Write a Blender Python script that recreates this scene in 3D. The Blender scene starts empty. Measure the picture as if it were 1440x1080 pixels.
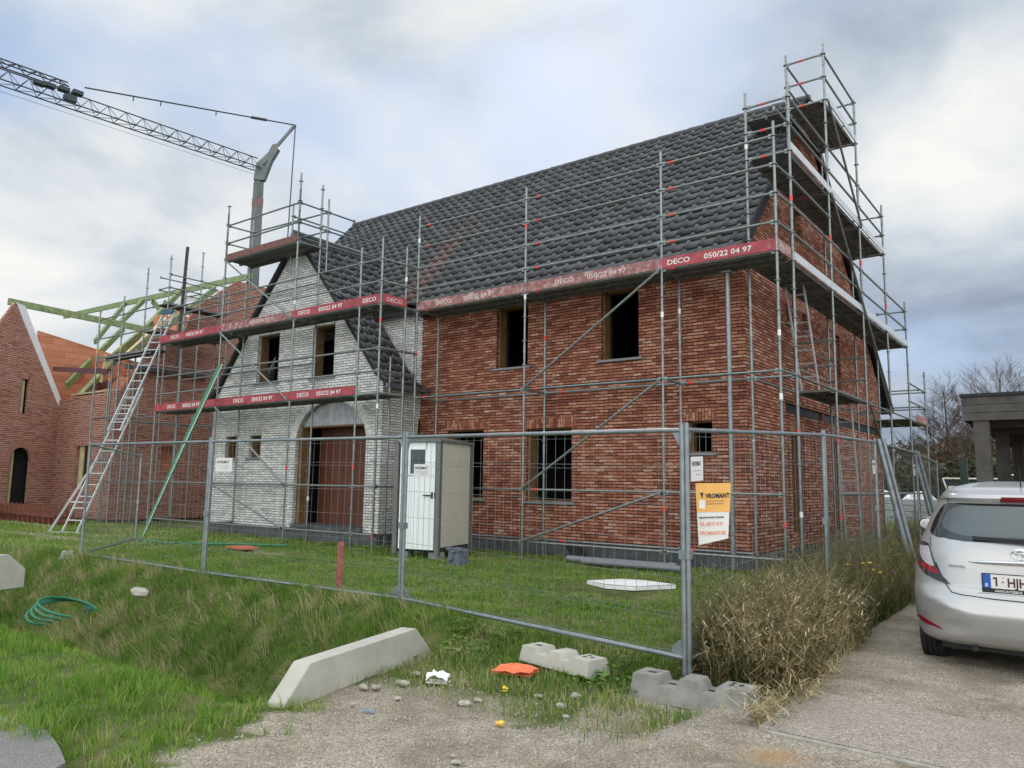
import bpy, bmesh, math, random
import numpy as np
from mathutils import Vector, Matrix
from mathutils.geometry import tessellate_polygon
random.seed(7); np.random.seed(7)
SC=bpy.context.scene; COL=SC.collection
V=Vector; PI=math.pi

# ------------------------------------------------------------------ materials
def new_mat(name):
    m=bpy.data.materials.new(name); m.use_nodes=True
    nt=m.node_tree; b=nt.nodes['Principled BSDF']
    return m,nt,b
def N(nt,t,**k):
    n=nt.nodes.new(t)
    for a,b in k.items(): setattr(n,a,b)
    return n
def ramp(nt,stops,interp='LINEAR'):
    r=N(nt,'ShaderNodeValToRGB'); e=r.color_ramp; e.interpolation=interp
    while len(e.elements)<len(stops): e.elements.new(.5)
    for i,(p,c) in enumerate(stops):
        e.elements[i].position=p; e.elements[i].color=(*c,1)
    return r
def plain(name,col,rough=.6,metal=0,var=.25,scale=6,bump=0,bscale=60,spec=.5,dirt=None):
    m,nt,b=new_mat(name); L=nt.links
    g=N(nt,'ShaderNodeNewGeometry')
    n=N(nt,'ShaderNodeTexNoise'); n.inputs['Scale'].default_value=scale; n.inputs['Detail'].default_value=6
    L.new(g.outputs['Position'],n.inputs['Vector'])
    lo=[c*(1-var) for c in col]; hi=[min(1,c*(1+var)) for c in col]
    r=ramp(nt,[(.3,lo),(.7,hi)]); L.new(n.outputs['Fac'],r.inputs['Fac'])
    out=r.outputs['Color']
    if dirt:
        n2=N(nt,'ShaderNodeTexNoise'); n2.inputs['Scale'].default_value=dirt[1]; n2.inputs['Detail'].default_value=8; n2.inputs['Roughness'].default_value=.7
        L.new(g.outputs['Position'],n2.inputs['Vector'])
        r2=ramp(nt,[(dirt[2],(0,0,0)),(dirt[2]+.15,(1,1,1))]); L.new(n2.outputs['Fac'],r2.inputs['Fac'])
        mx=N(nt,'ShaderNodeMix',data_type='RGBA'); L.new(r2.outputs['Color'],mx.inputs['Factor'])
        L.new(out,mx.inputs['A']); mx.inputs['B'].default_value=(*dirt[0],1); out=mx.outputs['Result']
    L.new(out,b.inputs['Base Color'])
    b.inputs['Roughness'].default_value=rough; b.inputs['Metallic'].default_value=metal
    b.inputs['Specular IOR Level'].default_value=spec
    if bump:
        n3=N(nt,'ShaderNodeTexNoise'); n3.inputs['Scale'].default_value=bscale; n3.inputs['Detail'].default_value=5
        L.new(g.outputs['Position'],n3.inputs['Vector'])
        bp=N(nt,'ShaderNodeBump'); bp.inputs['Strength'].default_value=bump; bp.inputs['Distance'].default_value=.01
        L.new(n3.outputs['Fac'],bp.inputs['Height']); L.new(bp.outputs['Normal'],b.inputs['Normal'])
    return m
def brick_mat(name,stops,mortar,bw=.215,rh=.0625,msize=.005,joint=.17,swap=False,ang=0,bump=.9,big=.25):
    m,nt,b=new_mat(name); L=nt.links
    g=N(nt,'ShaderNodeNewGeometry')
    s=N(nt,'ShaderNodeSeparateXYZ'); L.new(g.outputs['Position'],s.inputs[0])
    sn=N(nt,'ShaderNodeSeparateXYZ'); L.new(g.outputs['True Normal'],sn.inputs[0])
    ab=N(nt,'ShaderNodeMath',operation='ABSOLUTE'); L.new(sn.outputs[0],ab.inputs[0])
    gt=N(nt,'ShaderNodeMath',operation='GREATER_THAN'); L.new(ab.outputs[0],gt.inputs[0]); gt.inputs[1].default_value=.6
    mx=N(nt,'ShaderNodeMix',data_type='FLOAT'); L.new(gt.outputs[0],mx.inputs['Factor']); L.new(s.outputs[0],mx.inputs['A'])
    L.new(s.outputs[1],mx.inputs['B'])
    c=N(nt,'ShaderNodeCombineXYZ')
    if swap: L.new(s.outputs[2],c.inputs[0]); L.new(mx.outputs[0],c.inputs[1])
    else: L.new(mx.outputs[0],c.inputs[0]); L.new(s.outputs[2],c.inputs[1])
    nz=N(nt,'ShaderNodeTexNoise'); nz.inputs['Scale'].default_value=9; nz.inputs['Detail'].default_value=3; L.new(g.outputs['Position'],nz.inputs['Vector'])
    sb=N(nt,'ShaderNodeVectorMath',operation='SUBTRACT'); L.new(nz.outputs['Color'],sb.inputs[0]); sb.inputs[1].default_value=(.5,.5,.5)
    sc=N(nt,'ShaderNodeVectorMath',operation='SCALE'); L.new(sb.outputs[0],sc.inputs[0]); sc.inputs['Scale'].default_value=.022
    ad=N(nt,'ShaderNodeVectorMath',operation='ADD'); L.new(c.outputs[0],ad.inputs[0]); L.new(sc.outputs[0],ad.inputs[1])
    br=N(nt,'ShaderNodeTexBrick'); L.new(ad.outputs[0],br.inputs['Vector'])
    br.inputs['Color1'].default_value=(0,0,0,1); br.inputs['Color2'].default_value=(1,1,1,1); br.inputs['Mortar'].default_value=(.5,.5,.5,1)
    br.inputs['Scale'].default_value=1; br.inputs['Mortar Size'].default_value=msize; br.inputs['Mortar Smooth'].default_value=.25
    br.inputs['Brick Width'].default_value=bw; br.inputs['Row Height'].default_value=rh; br.offset=.42
    # bed joints wider than the tight head joints, their under-shadow painted in dark
    sy=N(nt,'ShaderNodeSeparateXYZ'); L.new(ad.outputs[0],sy.inputs[0])
    dv=N(nt,'ShaderNodeMath',operation='DIVIDE'); L.new(sy.outputs[1],dv.inputs[0]); dv.inputs[1].default_value=rh
    frc=N(nt,'ShaderNodeMath',operation='FRACT'); L.new(dv.outputs[0],frc.inputs[0])
    pp=N(nt,'ShaderNodeMath',operation='PINGPONG'); L.new(frc.outputs[0],pp.inputs[0]); pp.inputs[1].default_value=.5
    bj=N(nt,'ShaderNodeMapRange',interpolation_type='SMOOTHSTEP'); L.new(pp.outputs[0],bj.inputs['Value']); bj.inputs['From Min'].default_value=joint; bj.inputs['From Max'].default_value=joint*.55
    bm=N(nt,'ShaderNodeMath',operation='MAXIMUM'); L.new(br.outputs['Fac'],bm.inputs[0]); L.new(bj.outputs[0],bm.inputs[1])
    n2=N(nt,'ShaderNodeTexNoise'); n2.inputs['Scale'].default_value=26; n2.inputs['Detail'].default_value=7; n2.inputs['Roughness'].default_value=.68; L.new(g.outputs['Position'],n2.inputs['Vector'])
    n4=N(nt,'ShaderNodeTexNoise'); n4.inputs['Scale'].default_value=.8; n4.inputs['Detail'].default_value=5; L.new(g.outputs['Position'],n4.inputs['Vector'])
    # value = brick random + small noise
    hb=N(nt,'ShaderNodeMath',operation='MULTIPLY_ADD'); L.new(br.outputs['Color'],hb.inputs[0]); hb.inputs[1].default_value=.70; hb.inputs[2].default_value=.03
    a1=N(nt,'ShaderNodeMath',operation='MULTIPLY_ADD'); L.new(n2.outputs['Fac'],a1.inputs[0]); a1.inputs[1].default_value=1.15; L.new(hb.outputs[0],a1.inputs[2])
    a2=N(nt,'ShaderNodeMath',operation='MULTIPLY_ADD'); L.new(n4.outputs['Fac'],a2.inputs[0]); a2.inputs[1].default_value=big; L.new(a1.outputs[0],a2.inputs[2])
    a3=N(nt,'ShaderNodeMath',operation='SUBTRACT'); L.new(a2.outputs[0],a3.inputs[0]); a3.inputs[1].default_value=.45+big/2
    r=ramp(nt,stops); L.new(a3.outputs[0],r.inputs['Fac'])
    m2=N(nt,'ShaderNodeMix',data_type='RGBA'); L.new(bm.outputs[0],m2.inputs['Factor']); L.new(r.outputs['Color'],m2.inputs['A']); m2.inputs['B'].default_value=(*mortar,1)
    L.new(m2.outputs['Result'],b.inputs['Base Color']); b.inputs['Roughness'].default_value=.85; b.inputs['Specular IOR Level'].default_value=.25
    h=N(nt,'ShaderNodeMath',operation='MULTIPLY_ADD'); L.new(n2.outputs['Fac'],h.inputs[0]); h.inputs[1].default_value=.35
    inv=N(nt,'ShaderNodeMath',operation='SUBTRACT'); inv.inputs[0].default_value=1; L.new(bm.outputs[0],inv.inputs[1]); L.new(inv.outputs[0],h.inputs[2])
    bp=N(nt,'ShaderNodeBump'); bp.inputs['Strength'].default_value=bump; bp.inputs['Distance'].default_value=.012
    L.new(h.outputs[0],bp.inputs['Height']); L.new(bp.outputs['Normal'],b.inputs['Normal'])
    return m
RED=[(0,(.14,.050,.035)),(.22,(.24,.080,.050)),(.46,(.345,.125,.073)),(.66,(.43,.18,.11)),(.82,(.46,.235,.155)),(.93,(.54,.35,.25)),(1,(.63,.48,.37))]
RED2=[(0,(.24,.11,.08)),(.25,(.41,.19,.135)),(.5,(.51,.27,.20)),(.75,(.50,.27,.20)),(.9,(.52,.32,.25)),(1,(.62,.46,.38))]
WHT=[(0,(.40,.39,.36)),(.25,(.60,.59,.55)),(.6,(.74,.73,.69)),(1,(.85,.84,.80))]
M={}
M['red']=brick_mat('red_brick',RED,(.022,.014,.012))
M['red_sol']=brick_mat('red_brick_soldier',RED,(.02,.013,.012),swap=True,bw=.22,rh=.0625,joint=.10)
M['red2']=brick_mat('pink_red_brick',RED2,(.05,.032,.028))
M['red2_sol']=brick_mat('pink_red_soldier',RED2,(.04,.028,.025),swap=True)
M['white']=brick_mat('white_brick',WHT,(.075,.075,.072),msize=.006,joint=.13,big=.12)
M['white_sol']=brick_mat('white_brick_soldier',WHT,(.022,.022,.022),swap=True,msize=.0085,big=.12,joint=.1)
TER=[(0,(.42,.15,.08)),(.5,(.54,.22,.12)),(1,(.64,.29,.18))]
M['terra']=brick_mat('terracotta_block',TER,(.24,.10,.07),bw=.5,rh=.25,msize=.006,bump=.3,joint=.03)
M['galv']=plain('galvanised_tube',(.25,.27,.26),.42,.75,.22,14,.15,dirt=((.42,.43,.42),30,.60))
M['galv2']=plain('fence_zinc',(.27,.30,.31),.45,.7,.18,10,.1,dirt=((.20,.22,.22),18,.58))
M['wire']=plain('fence_wire',(.21,.22,.21),.5,.5,.2,10)
M['deckm']=plain('scaffold_steel_deck',(.19,.19,.18),.6,.45,.35,9,.3,dirt=((.30,.28,.25),7,.60))
M['alu']=plain('aluminium_board',(.66,.67,.67),.45,.35,.14,8,.1)
M['toe']=plain('red_toe_board',(.36,.055,.065),.6,0,.3,5,.1,dirt=((.33,.24,.22),6,.60))
M['toef']=plain('faded_toe_board',(.31,.13,.12),.7,0,.35,8,.2,dirt=((.42,.36,.33),8,.50))
M['toeb']=plain('brown_toe_board',(.17,.075,.06),.75,0,.4,12,.3,dirt=((.35,.28,.24),9,.6))
M['ink_w']=plain('white_lettering',(.78,.76,.74),.6,0,.06)
M['ink_wf']=plain('worn_white_lettering',(.66,.55,.53),.7,0,.2,30)
M['redm']=plain('red_marking',(.75,.07,.06),.5,0,.1)
M['whm']=plain('white_marking',(.8,.8,.78),.5,0,.1)
M['orm']=plain('orange_marking',(.8,.35,.05),.5,0,.1)
M['conc']=plain('concrete_grey',(.27,.265,.235),.9,0,.22,9,.6,90,dirt=((.20,.19,.16),11,.60))
M['concw']=plain('pale_concrete',(.46,.44,.375),.88,0,.10,5,.3,70,dirt=((.38,.37,.30),7,.62))
M['found']=plain('dark_foundation',(.085,.09,.095),.85,0,.3,6,.4,40,dirt=((.17,.16,.14),5,.6))
M['sill']=plain('bluestone_sill',(.20,.215,.235),.55,0,.15,15)
M['ply']=plain('window_plywood',(.20,.115,.05),.7,0,.3,9)
M['plyr']=plain('brown_hoarding',(.12,.036,.017),.55,0,.2,3)
M['dark']=plain('interior_shade',(.012,.012,.013),.95,0,.3,3)  # near-black stands in for unlit space behind openings and panel gaps
M['foil']=plain('silver_insulation',(.42,.43,.43),.38,.6,.2,6,.6,9)
M['tim']=plain('green_treated_timber',(.20,.27,.12),.75,0,.3,6,.3,50,dirt=((.42,.38,.22),5,.55))
M['timp']=plain('pale_timber',(.50,.44,.25),.75,0,.2,8)
M['steelr']=plain('maroon_steel_beam',(.10,.022,.025),.5,.1,.2,5)
M['insul']=plain('white_insulation_board',(.74,.75,.76),.55,0,.08,9,dirt=((.45,.5,.6),14,.68))
M['rust']=plain('rusty_steel',(.15,.05,.028),.85,.1,.4,14,.5)
M['lead']=plain('zinc_gutter',(.16,.17,.18),.45,.6,.2,6)
M['stake']=plain('weathered_red_stake',(.34,.10,.085),.85,0,.3,20,.4,dirt=((.5,.33,.28),25,.58))
M['grn']=plain('green_plastic',(.025,.17,.09),.45,0,.2,8)
M['grnd']=plain('green_net_chute',(.035,.19,.10),.6,0,.35,30,.5,60)
M['teal']=plain('teal_bracket',(.01,.10,.14),.5,0,.1)
M['ladder']=plain('ladder_aluminium',(.60,.61,.60),.42,.45,.12,8)
M['woodgrey']=plain('weathered_grey_wood',(.075,.066,.058),.85,0,.3,5,.4,40)
M['blk']=plain('black_plastic',(.012,.012,.013),.5,0,.2)
M['roofblk']=plain('bitumen',(.018,.02,.02),.8,0,.2)
M['panel']=plain('cream_panel',(.50,.48,.40),.5,0,.05,3,dirt=((.38,.35,.28),3,.64))
M['panelw']=plain('white_door_panel',(.80,.83,.81),.45,0,.03,3,dirt=((.62,.62,.56),4,.66))
M['trimg']=plain('grey_trim',(.14,.15,.145),.5,.2,.12)
M['orange']=plain('orange_plastic_bag',(.90,.16,.05),.45,0,.12,20,.6,25)
M['plas']=plain('white_plastic_sheet',(.80,.80,.77),.5,0,.06,12,.5,20)
M['yleaf']=plain('yellow_leaf',(.85,.55,.03),.6,0,.1,30)
M['stone']=plain('pale_stone',(.38,.35,.29),.9,0,.2,25,.5,60)
M['blueb']=plain('blue_grey_block',(.12,.14,.17),.8,0,.5,40,.6)
M['pipe']=plain('grey_pvc_pipe',(.17,.18,.19),.45,0,.1)
M['hedge']=plain('hedge_leaf',(.055,.052,.024),.8,0,.5,.9)
M['bark']=plain('brown_twig',(.085,.06,.045),.9,0,.3,3)
M['crane']=plain('crane_paint',(.13,.145,.14),.5,.2,.2,.8)
M['craned']=plain('crane_dark_lattice',(.045,.052,.06),.55,.2,.2,.8)
M['wrap']=plain('plastic_wrap',(.42,.43,.43),.35,0,.25,2.5,.6,6)
M['wrapw']=plain('white_wrap',(.70,.71,.72),.4,0,.1,3,.6,5)
M['gmesh']=plain('green_mesh_fence',(.03,.06,.04),.6,0,.2)

def roof_mat():
    m,nt,b=new_mat('anthracite_roof_tile'); L=nt.links
    g=N(nt,'ShaderNodeNewGeometry')
    at=N(nt,'ShaderNodeAttribute',attribute_name='rnd')
    n=N(nt,'ShaderNodeTexNoise'); n.inputs['Scale'].default_value=2.2; n.inputs['Detail'].default_value=7; L.new(g.outputs['Position'],n.inputs['Vector'])
    a=N(nt,'ShaderNodeMath',operation='MULTIPLY_ADD'); L.new(at.outputs['Fac'],a.inputs[0]); a.inputs[1].default_value=.5; L.new(n.outputs['Fac'],a.inputs[2])
    r=ramp(nt,[(.3,(.046,.047,.049)),(.7,(.074,.075,.078)),(1,(.105,.106,.108))]); L.new(a.outputs[0],r.inputs['Fac'])
    # brick dust lying along the valley: two soft streaks with ragged outline
    sp=N(nt,'ShaderNodeSeparateXYZ'); L.new(g.outputs['Position'],sp.inputs[0])
    n2=N(nt,'ShaderNodeTexNoise'); n2.inputs['Scale'].default_value=3.5; n2.inputs['Detail'].default_value=8; L.new(g.outputs['Position'],n2.inputs['Vector'])
    # centre line x = -13.3 - .0*(z)
    zc=N(nt,'ShaderNodeMath',operation='MULTIPLY_ADD'); L.new(sp.outputs[2],zc.inputs[0]); zc.inputs[1].default_value=-.1; zc.inputs[2].default_value=-12.75
    d=N(nt,'ShaderNodeMath',operation='SUBTRACT'); L.new(sp.outputs[0],d.inputs[0]); L.new(zc.outputs[0],d.inputs[1])
    da=N(nt,'ShaderNodeMath',operation='ABSOLUTE'); L.new(d.outputs[0],da.inputs[0])
    k=N(nt,'ShaderNodeMath',operation='MULTIPLY_ADD'); L.new(da.outputs[0],k.inputs[0]); k.inputs[1].default_value=-1.2; k.inputs[2].default_value=.7
    k2=N(nt,'ShaderNodeMath',operation='ADD',use_clamp=True); L.new(k.outputs[0],k2.inputs[0])
    n2m=N(nt,'ShaderNodeMath',operation='SUBTRACT'); L.new(n2.outputs['Fac'],n2m.inputs[0]); n2m.inputs[1].default_value=.55; L.new(n2m.outputs[0],k2.inputs[1])
    zg=N(nt,'ShaderNodeMapRange'); L.new(sp.outputs[2],zg.inputs['Value']); zg.inputs['From Min'].default_value=8.9; zg.inputs['From Max'].default_value=8.0
    zl=N(nt,'ShaderNodeMapRange'); L.new(sp.outputs[2],zl.inputs['Value']); zl.inputs['From Min'].default_value=5.3; zl.inputs['From Max'].default_value=6.0
    zgl=N(nt,'ShaderNodeMath',operation='MULTIPLY'); L.new(zg.outputs[0],zgl.inputs[0]); L.new(zl.outputs[0],zgl.inputs[1])
    kk=N(nt,'ShaderNodeMath',operation='MULTIPLY',use_clamp=True); L.new(k2.outputs[0],kk.inputs[0]); L.new(zgl.outputs[0],kk.inputs[1])
    k3=N(nt,'ShaderNodeMath',operation='MULTIPLY'); L.new(kk.outputs[0],k3.inputs[0]); k3.inputs[1].default_value=.5
    mx=N(nt,'ShaderNodeMix',data_type='RGBA'); L.new(k3.outputs[0],mx.inputs['Factor']); L.new(r.outputs['Color'],mx.inputs['A']); mx.inputs['B'].default_value=(.30,.13,.085,1)
    L.new(mx.outputs['Result'],b.inputs['Base Color']); b.inputs['Roughness'].default_value=.6
    return m
M['tile']=roof_mat()
def blade_mat(name,stops,trans=.35,patch=.55,pscale=.9):
    m,nt,b=new_mat(name); L=nt.links
    at=N(nt,'ShaderNodeAttribute',attribute_name='rnd'); g=N(nt,'ShaderNodeNewGeometry')
    n=N(nt,'ShaderNodeTexNoise'); n.inputs['Scale'].default_value=pscale; n.inputs['Detail'].default_value=4; L.new(g.outputs['Position'],n.inputs['Vector'])
    ms=N(nt,'ShaderNodeMath',operation='SUBTRACT'); L.new(n.outputs['Fac'],ms.inputs[0]); ms.inputs[1].default_value=.5
    a=N(nt,'ShaderNodeMath',operation='MULTIPLY_ADD'); L.new(ms.outputs[0],a.inputs[0]); a.inputs[1].default_value=patch*3; L.new(at.outputs['Fac'],a.inputs[2])
    r=ramp(nt,stops); L.new(a.outputs[0],r.inputs['Fac']); L.new(r.outputs['Color'],b.inputs['Base Color'])
    b.inputs['Roughness'].default_value=.55; b.inputs['Specular IOR Level'].default_value=.3
    t=N(nt,'ShaderNodeBsdfTranslucent'); L.new(r.outputs['Color'],t.inputs['Color'])
    x=N(nt,'ShaderNodeMixShader'); x.inputs[0].default_value=trans; L.new(b.outputs[0],x.inputs[1]); L.new(t.outputs[0],x.inputs[2])
    L.new(x.outputs[0],nt.nodes['Material Output'].inputs[0])
    return m
M['grass']=blade_mat('grass_blades',[(0,(.07,.15,.014)),(.35,(.13,.27,.026)),(.62,(.22,.37,.05)),(.82,(.33,.39,.10)),(.93,(.42,.39,.16)),(1,(.50,.43,.23))],patch=.4)
M['bankg']=blade_mat('long_bank_grass',[(0,(.065,.14,.018)),(.35,(.14,.26,.035)),(.62,(.24,.35,.065)),(.78,(.34,.33,.13)),(.9,(.44,.35,.19)),(1,(.55,.46,.29))],patch=.5,pscale=1.3)
M['straw']=blade_mat('dry_weed',[(0,(.08,.10,.03)),(.22,(.19,.16,.065)),(.45,(.36,.27,.135)),(.72,(.55,.43,.24)),(1,(.72,.62,.40))],trans=.2,patch=.3,pscale=1.2)
M['weedg']=blade_mat('green_brown_weed',[(0,(.045,.07,.018)),(.4,(.11,.12,.038)),(.75,(.22,.16,.075)),(1,(.34,.24,.13))],trans=.2,patch=.3)

def ground_mat():
    m,nt,b=new_mat('ground_soil_gravel'); L=nt.links
    g=N(nt,'ShaderNodeNewGeometry'); at=N(nt,'ShaderNodeAttribute',attribute_name='gravel')
    n=N(nt,'ShaderNodeTexNoise'); n.inputs['Scale'].default_value=2.2; n.inputs['Detail'].default_value=9; n.inputs['Roughness'].default_value=.65; L.new(g.outputs['Position'],n.inputs['Vector'])
    soil=ramp(nt,[(.3,(.06,.085,.02)),(.52,(.10,.125,.035)),(.68,(.20,.17,.09)),(.85,(.33,.28,.18))]); L.new(n.outputs['Fac'],soil.inputs['Fac'])
    vo=N(nt,'ShaderNodeTexVoronoi'); vo.inputs['Scale'].default_value=125; L.new(g.outputs['Position'],vo.inputs['Vector'])
    sp=N(nt,'ShaderNodeSeparateColor'); L.new(vo.outputs['Color'],sp.inputs[0])
    gr=ramp(nt,[(0,(.19,.155,.115)),(.25,(.30,.25,.19)),(.55,(.39,.33,.26)),(.8,(.49,.43,.35)),(1,(.66,.61,.52))]); L.new(sp.outputs[0],gr.inputs['Fac'])
    n3=N(nt,'ShaderNodeTexNoise'); n3.inputs['Scale'].default_value=1.7; n3.inputs['Detail'].default_value=10; n3.inputs['Roughness'].default_value=.7; L.new(g.outputs['Position'],n3.inputs['Vector'])
    dk=ramp(nt,[(.42,(0,0,0)),(.62,(1,1,1))]); L.new(n3.outputs['Fac'],dk.inputs['Fac'])
    dirt=N(nt,'ShaderNodeMix',data_type='RGBA'); dirt.blend_type='MIX'
    dm=N(nt,'ShaderNodeMath',operation='MULTIPLY'); L.new(dk.outputs['Color'],dm.inputs[0]); dm.inputs[1].default_value=.62
    L.new(dm.outputs[0],dirt.inputs['Factor']); L.new(gr.outputs['Color'],dirt.inputs['A']); dirt.inputs['B'].default_value=(.15,.12,.075,1)
    # orange spray stain on the gravel
    sv=N(nt,'ShaderNodeVectorMath',operation='DISTANCE'); L.new(g.outputs['Position'],sv.inputs[0]); sv.inputs[1].default_value=(-1.55,4.55,-.03)
    s1=N(nt,'ShaderNodeMath',operation='MULTIPLY_ADD'); L.new(n3.outputs['Fac'],s1.inputs[0]); s1.inputs[1].default_value=-.5; L.new(sv.outputs['Value'],s1.inputs[2])
    s2=N(nt,'ShaderNodeMapRange'); L.new(s1.outputs[0],s2.inputs['Value']); s2.inputs['From Min'].default_value=.0; s2.inputs['From Max'].default_value=-.22; s2.inputs['To Max'].default_value=.42
    st=N(nt,'ShaderNodeMix',data_type='RGBA'); L.new(s2.outputs[0],st.inputs['Factor']); L.new(dirt.outputs['Result'],st.inputs['A']); st.inputs['B'].default_value=(.55,.30,.10,1)
    jit=N(nt,'ShaderNodeMath',operation='MULTIPLY_ADD'); jit.inputs[1].default_value=1.0; jit.inputs[2].default_value=-.5; L.new(n3.outputs['Fac'],jit.inputs[0])
    aj=N(nt,'ShaderNodeMath',operation='ADD',use_clamp=True); L.new(at.outputs['Fac'],aj.inputs[0]); L.new(jit.outputs[0],aj.inputs[1])
    rr=ramp(nt,[(.35,(0,0,0)),(.6,(1,1,1))]); L.new(aj.outputs[0],rr.inputs['Fac'])
    mx=N(nt,'ShaderNodeMix',data_type='RGBA'); L.new(rr.outputs['Color'],mx.inputs['Factor']); L.new(soil.outputs['Color'],mx.inputs['A']); L.new(st.outputs['Result'],mx.inputs['B'])
    L.new(mx.outputs['Result'],b.inputs['Base Color']); b.inputs['Roughness'].default_value=.95; b.inputs['Specular IOR Level'].default_value=.2
    bp=N(nt,'ShaderNodeBump'); bp.inputs['Strength'].default_value=.9; bp.inputs['Distance'].default_value=.008; bp.invert=True; L.new(vo.outputs['Distance'],bp.inputs['Height']); L.new(bp.outputs['Normal'],b.inputs['Normal'])
    return m
M['ground']=ground_mat()
def aggregate(name,stops,scale,bump=.6,dirtc=(.2,.18,.15)):
    m,nt,b=new_mat(name); L=nt.links
    g=N(nt,'ShaderNodeNewGeometry')
    vo=N(nt,'ShaderNodeTexVoronoi'); vo.inputs['Scale'].default_value=scale; L.new(g.outputs['Position'],vo.inputs['Vector'])
    sp=N(nt,'ShaderNodeSeparateColor'); L.new(vo.outputs['Color'],sp.inputs[0])
    gr=ramp(nt,stops); L.new(sp.outputs[0],gr.inputs['Fac'])
    n=N(nt,'ShaderNodeTexNoise'); n.inputs['Scale'].default_value=1.2; n.inputs['Detail'].default_value=8; n.inputs['Roughness'].default_value=.65; L.new(g.outputs['Position'],n.inputs['Vector'])
    dk=ramp(nt,[(.45,(0,0,0)),(.75,(1,1,1))]); L.new(n.outputs['Fac'],dk.inputs['Fac'])
    dm=N(nt,'ShaderNodeMath',operation='MULTIPLY'); L.new(dk.outputs['Color'],dm.inputs[0]); dm.inputs[1].default_value=.6
    mx=N(nt,'ShaderNodeMix',data_type='RGBA'); L.new(dm.outputs[0],mx.inputs['Factor']); L.new(gr.outputs['Color'],mx.inputs['A']); mx.inputs['B'].default_value=(*dirtc,1)
    L.new(mx.outputs['Result'],b.inputs['Base Color']); b.inputs['Roughness'].default_value=.8
    bp=N(nt,'ShaderNodeBump'); bp.inputs['Strength'].default_value=bump; bp.inputs['Distance'].default_value=.005; bp.invert=True; L.new(vo.outputs['Distance'],bp.inputs['Height']); L.new(bp.outputs['Normal'],b.inputs['Normal'])
    return m
M['drive']=aggregate('exposed_aggregate',[(0,(.16,.13,.105)),(.3,(.27,.225,.18)),(.65,(.35,.30,.245)),(1,(.54,.48,.41))],120,dirtc=(.24,.20,.16))
M['asph']=aggregate('old_asphalt',[(0,(.12,.115,.11)),(.5,(.18,.175,.16)),(1,(.27,.26,.24))],150,dirtc=(.14,.13,.11))
M['kerb']=plain('kerb_concrete',(.34,.32,.27),.9,0,.25,14,.5,70,dirt=((.16,.15,.10),9,.55))
def paint():
    m,nt,b=new_mat('silver_car_paint')
    b.inputs['Base Color'].default_value=(.47,.465,.455,1); b.inputs['Metallic'].default_value=.45; b.inputs['Roughness'].default_value=.34
    b.inputs['Coat Weight'].default_value=.6; b.inputs['Coat Roughness'].default_value=.06
    L=nt.links; n=N(nt,'ShaderNodeTexNoise'); n.inputs['Scale'].default_value=3; g=N(nt,'ShaderNodeNewGeometry'); L.new(g.outputs['Position'],n.inputs['Vector'])
    r=ramp(nt,[(.3,(.30,.30,.30)),(.7,(.38,.38,.38))]); L.new(n.outputs['Fac'],r.inputs['Fac']); L.new(r.outputs['Color'],b.inputs['Roughness'])
    return m
M['paint']=paint()
def simple(name,col,rough,metal=0,coat=0):
    m,nt,b=new_mat(name); b.inputs['Base Color'].default_value=(*col,1); b.inputs['Roughness'].default_value=rough; b.inputs['Metallic'].default_value=metal; b.inputs['Coat Weight'].default_value=coat; return m
M['glass']=simple('tinted_car_glass',(.055,.07,.07),.05,0,1)
M['glassd']=simple('black_glass_border',(.015,.018,.02),.08,0,.6)
M['chrome']=simple('chrome',(.75,.75,.75),.12,1)
M['lampclr']=plain('clear_lamp_lens',(.62,.60,.60),.15,.3,.35,60,.6,80)
M['lampred']=simple('red_lamp_lens',(.30,.008,.02),.18,0,.4)
M['lampblk']=simple('smoked_lamp_lens',(.03,.04,.04),.10,0,.6)
M['tyre']=plain('tyre_rubber',(.012,.012,.012),.8,0,.3,20)
M['plate']=simple('plate_white',(.74,.70,.66),.35)
M['plateb']=simple('plate_blue',(.01,.10,.42),.35)
M['platei']=simple('plate_ink',(.06,.012,.015),.4)
M['signo']=plain('orange_sign',(.86,.46,.12),.5,0,.08,4)
M['signw']=plain('white_sign',(.74,.73,.69),.5,0,.05,5)
M['ink']=simple('black_ink',(.02,.02,.02),.6)
M['inko']=simple('faded_orange_ink',(.80,.33,.20),.6)
M['inkg']=simple('dark_grey_ink',(.14,.13,.11),.6)

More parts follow.
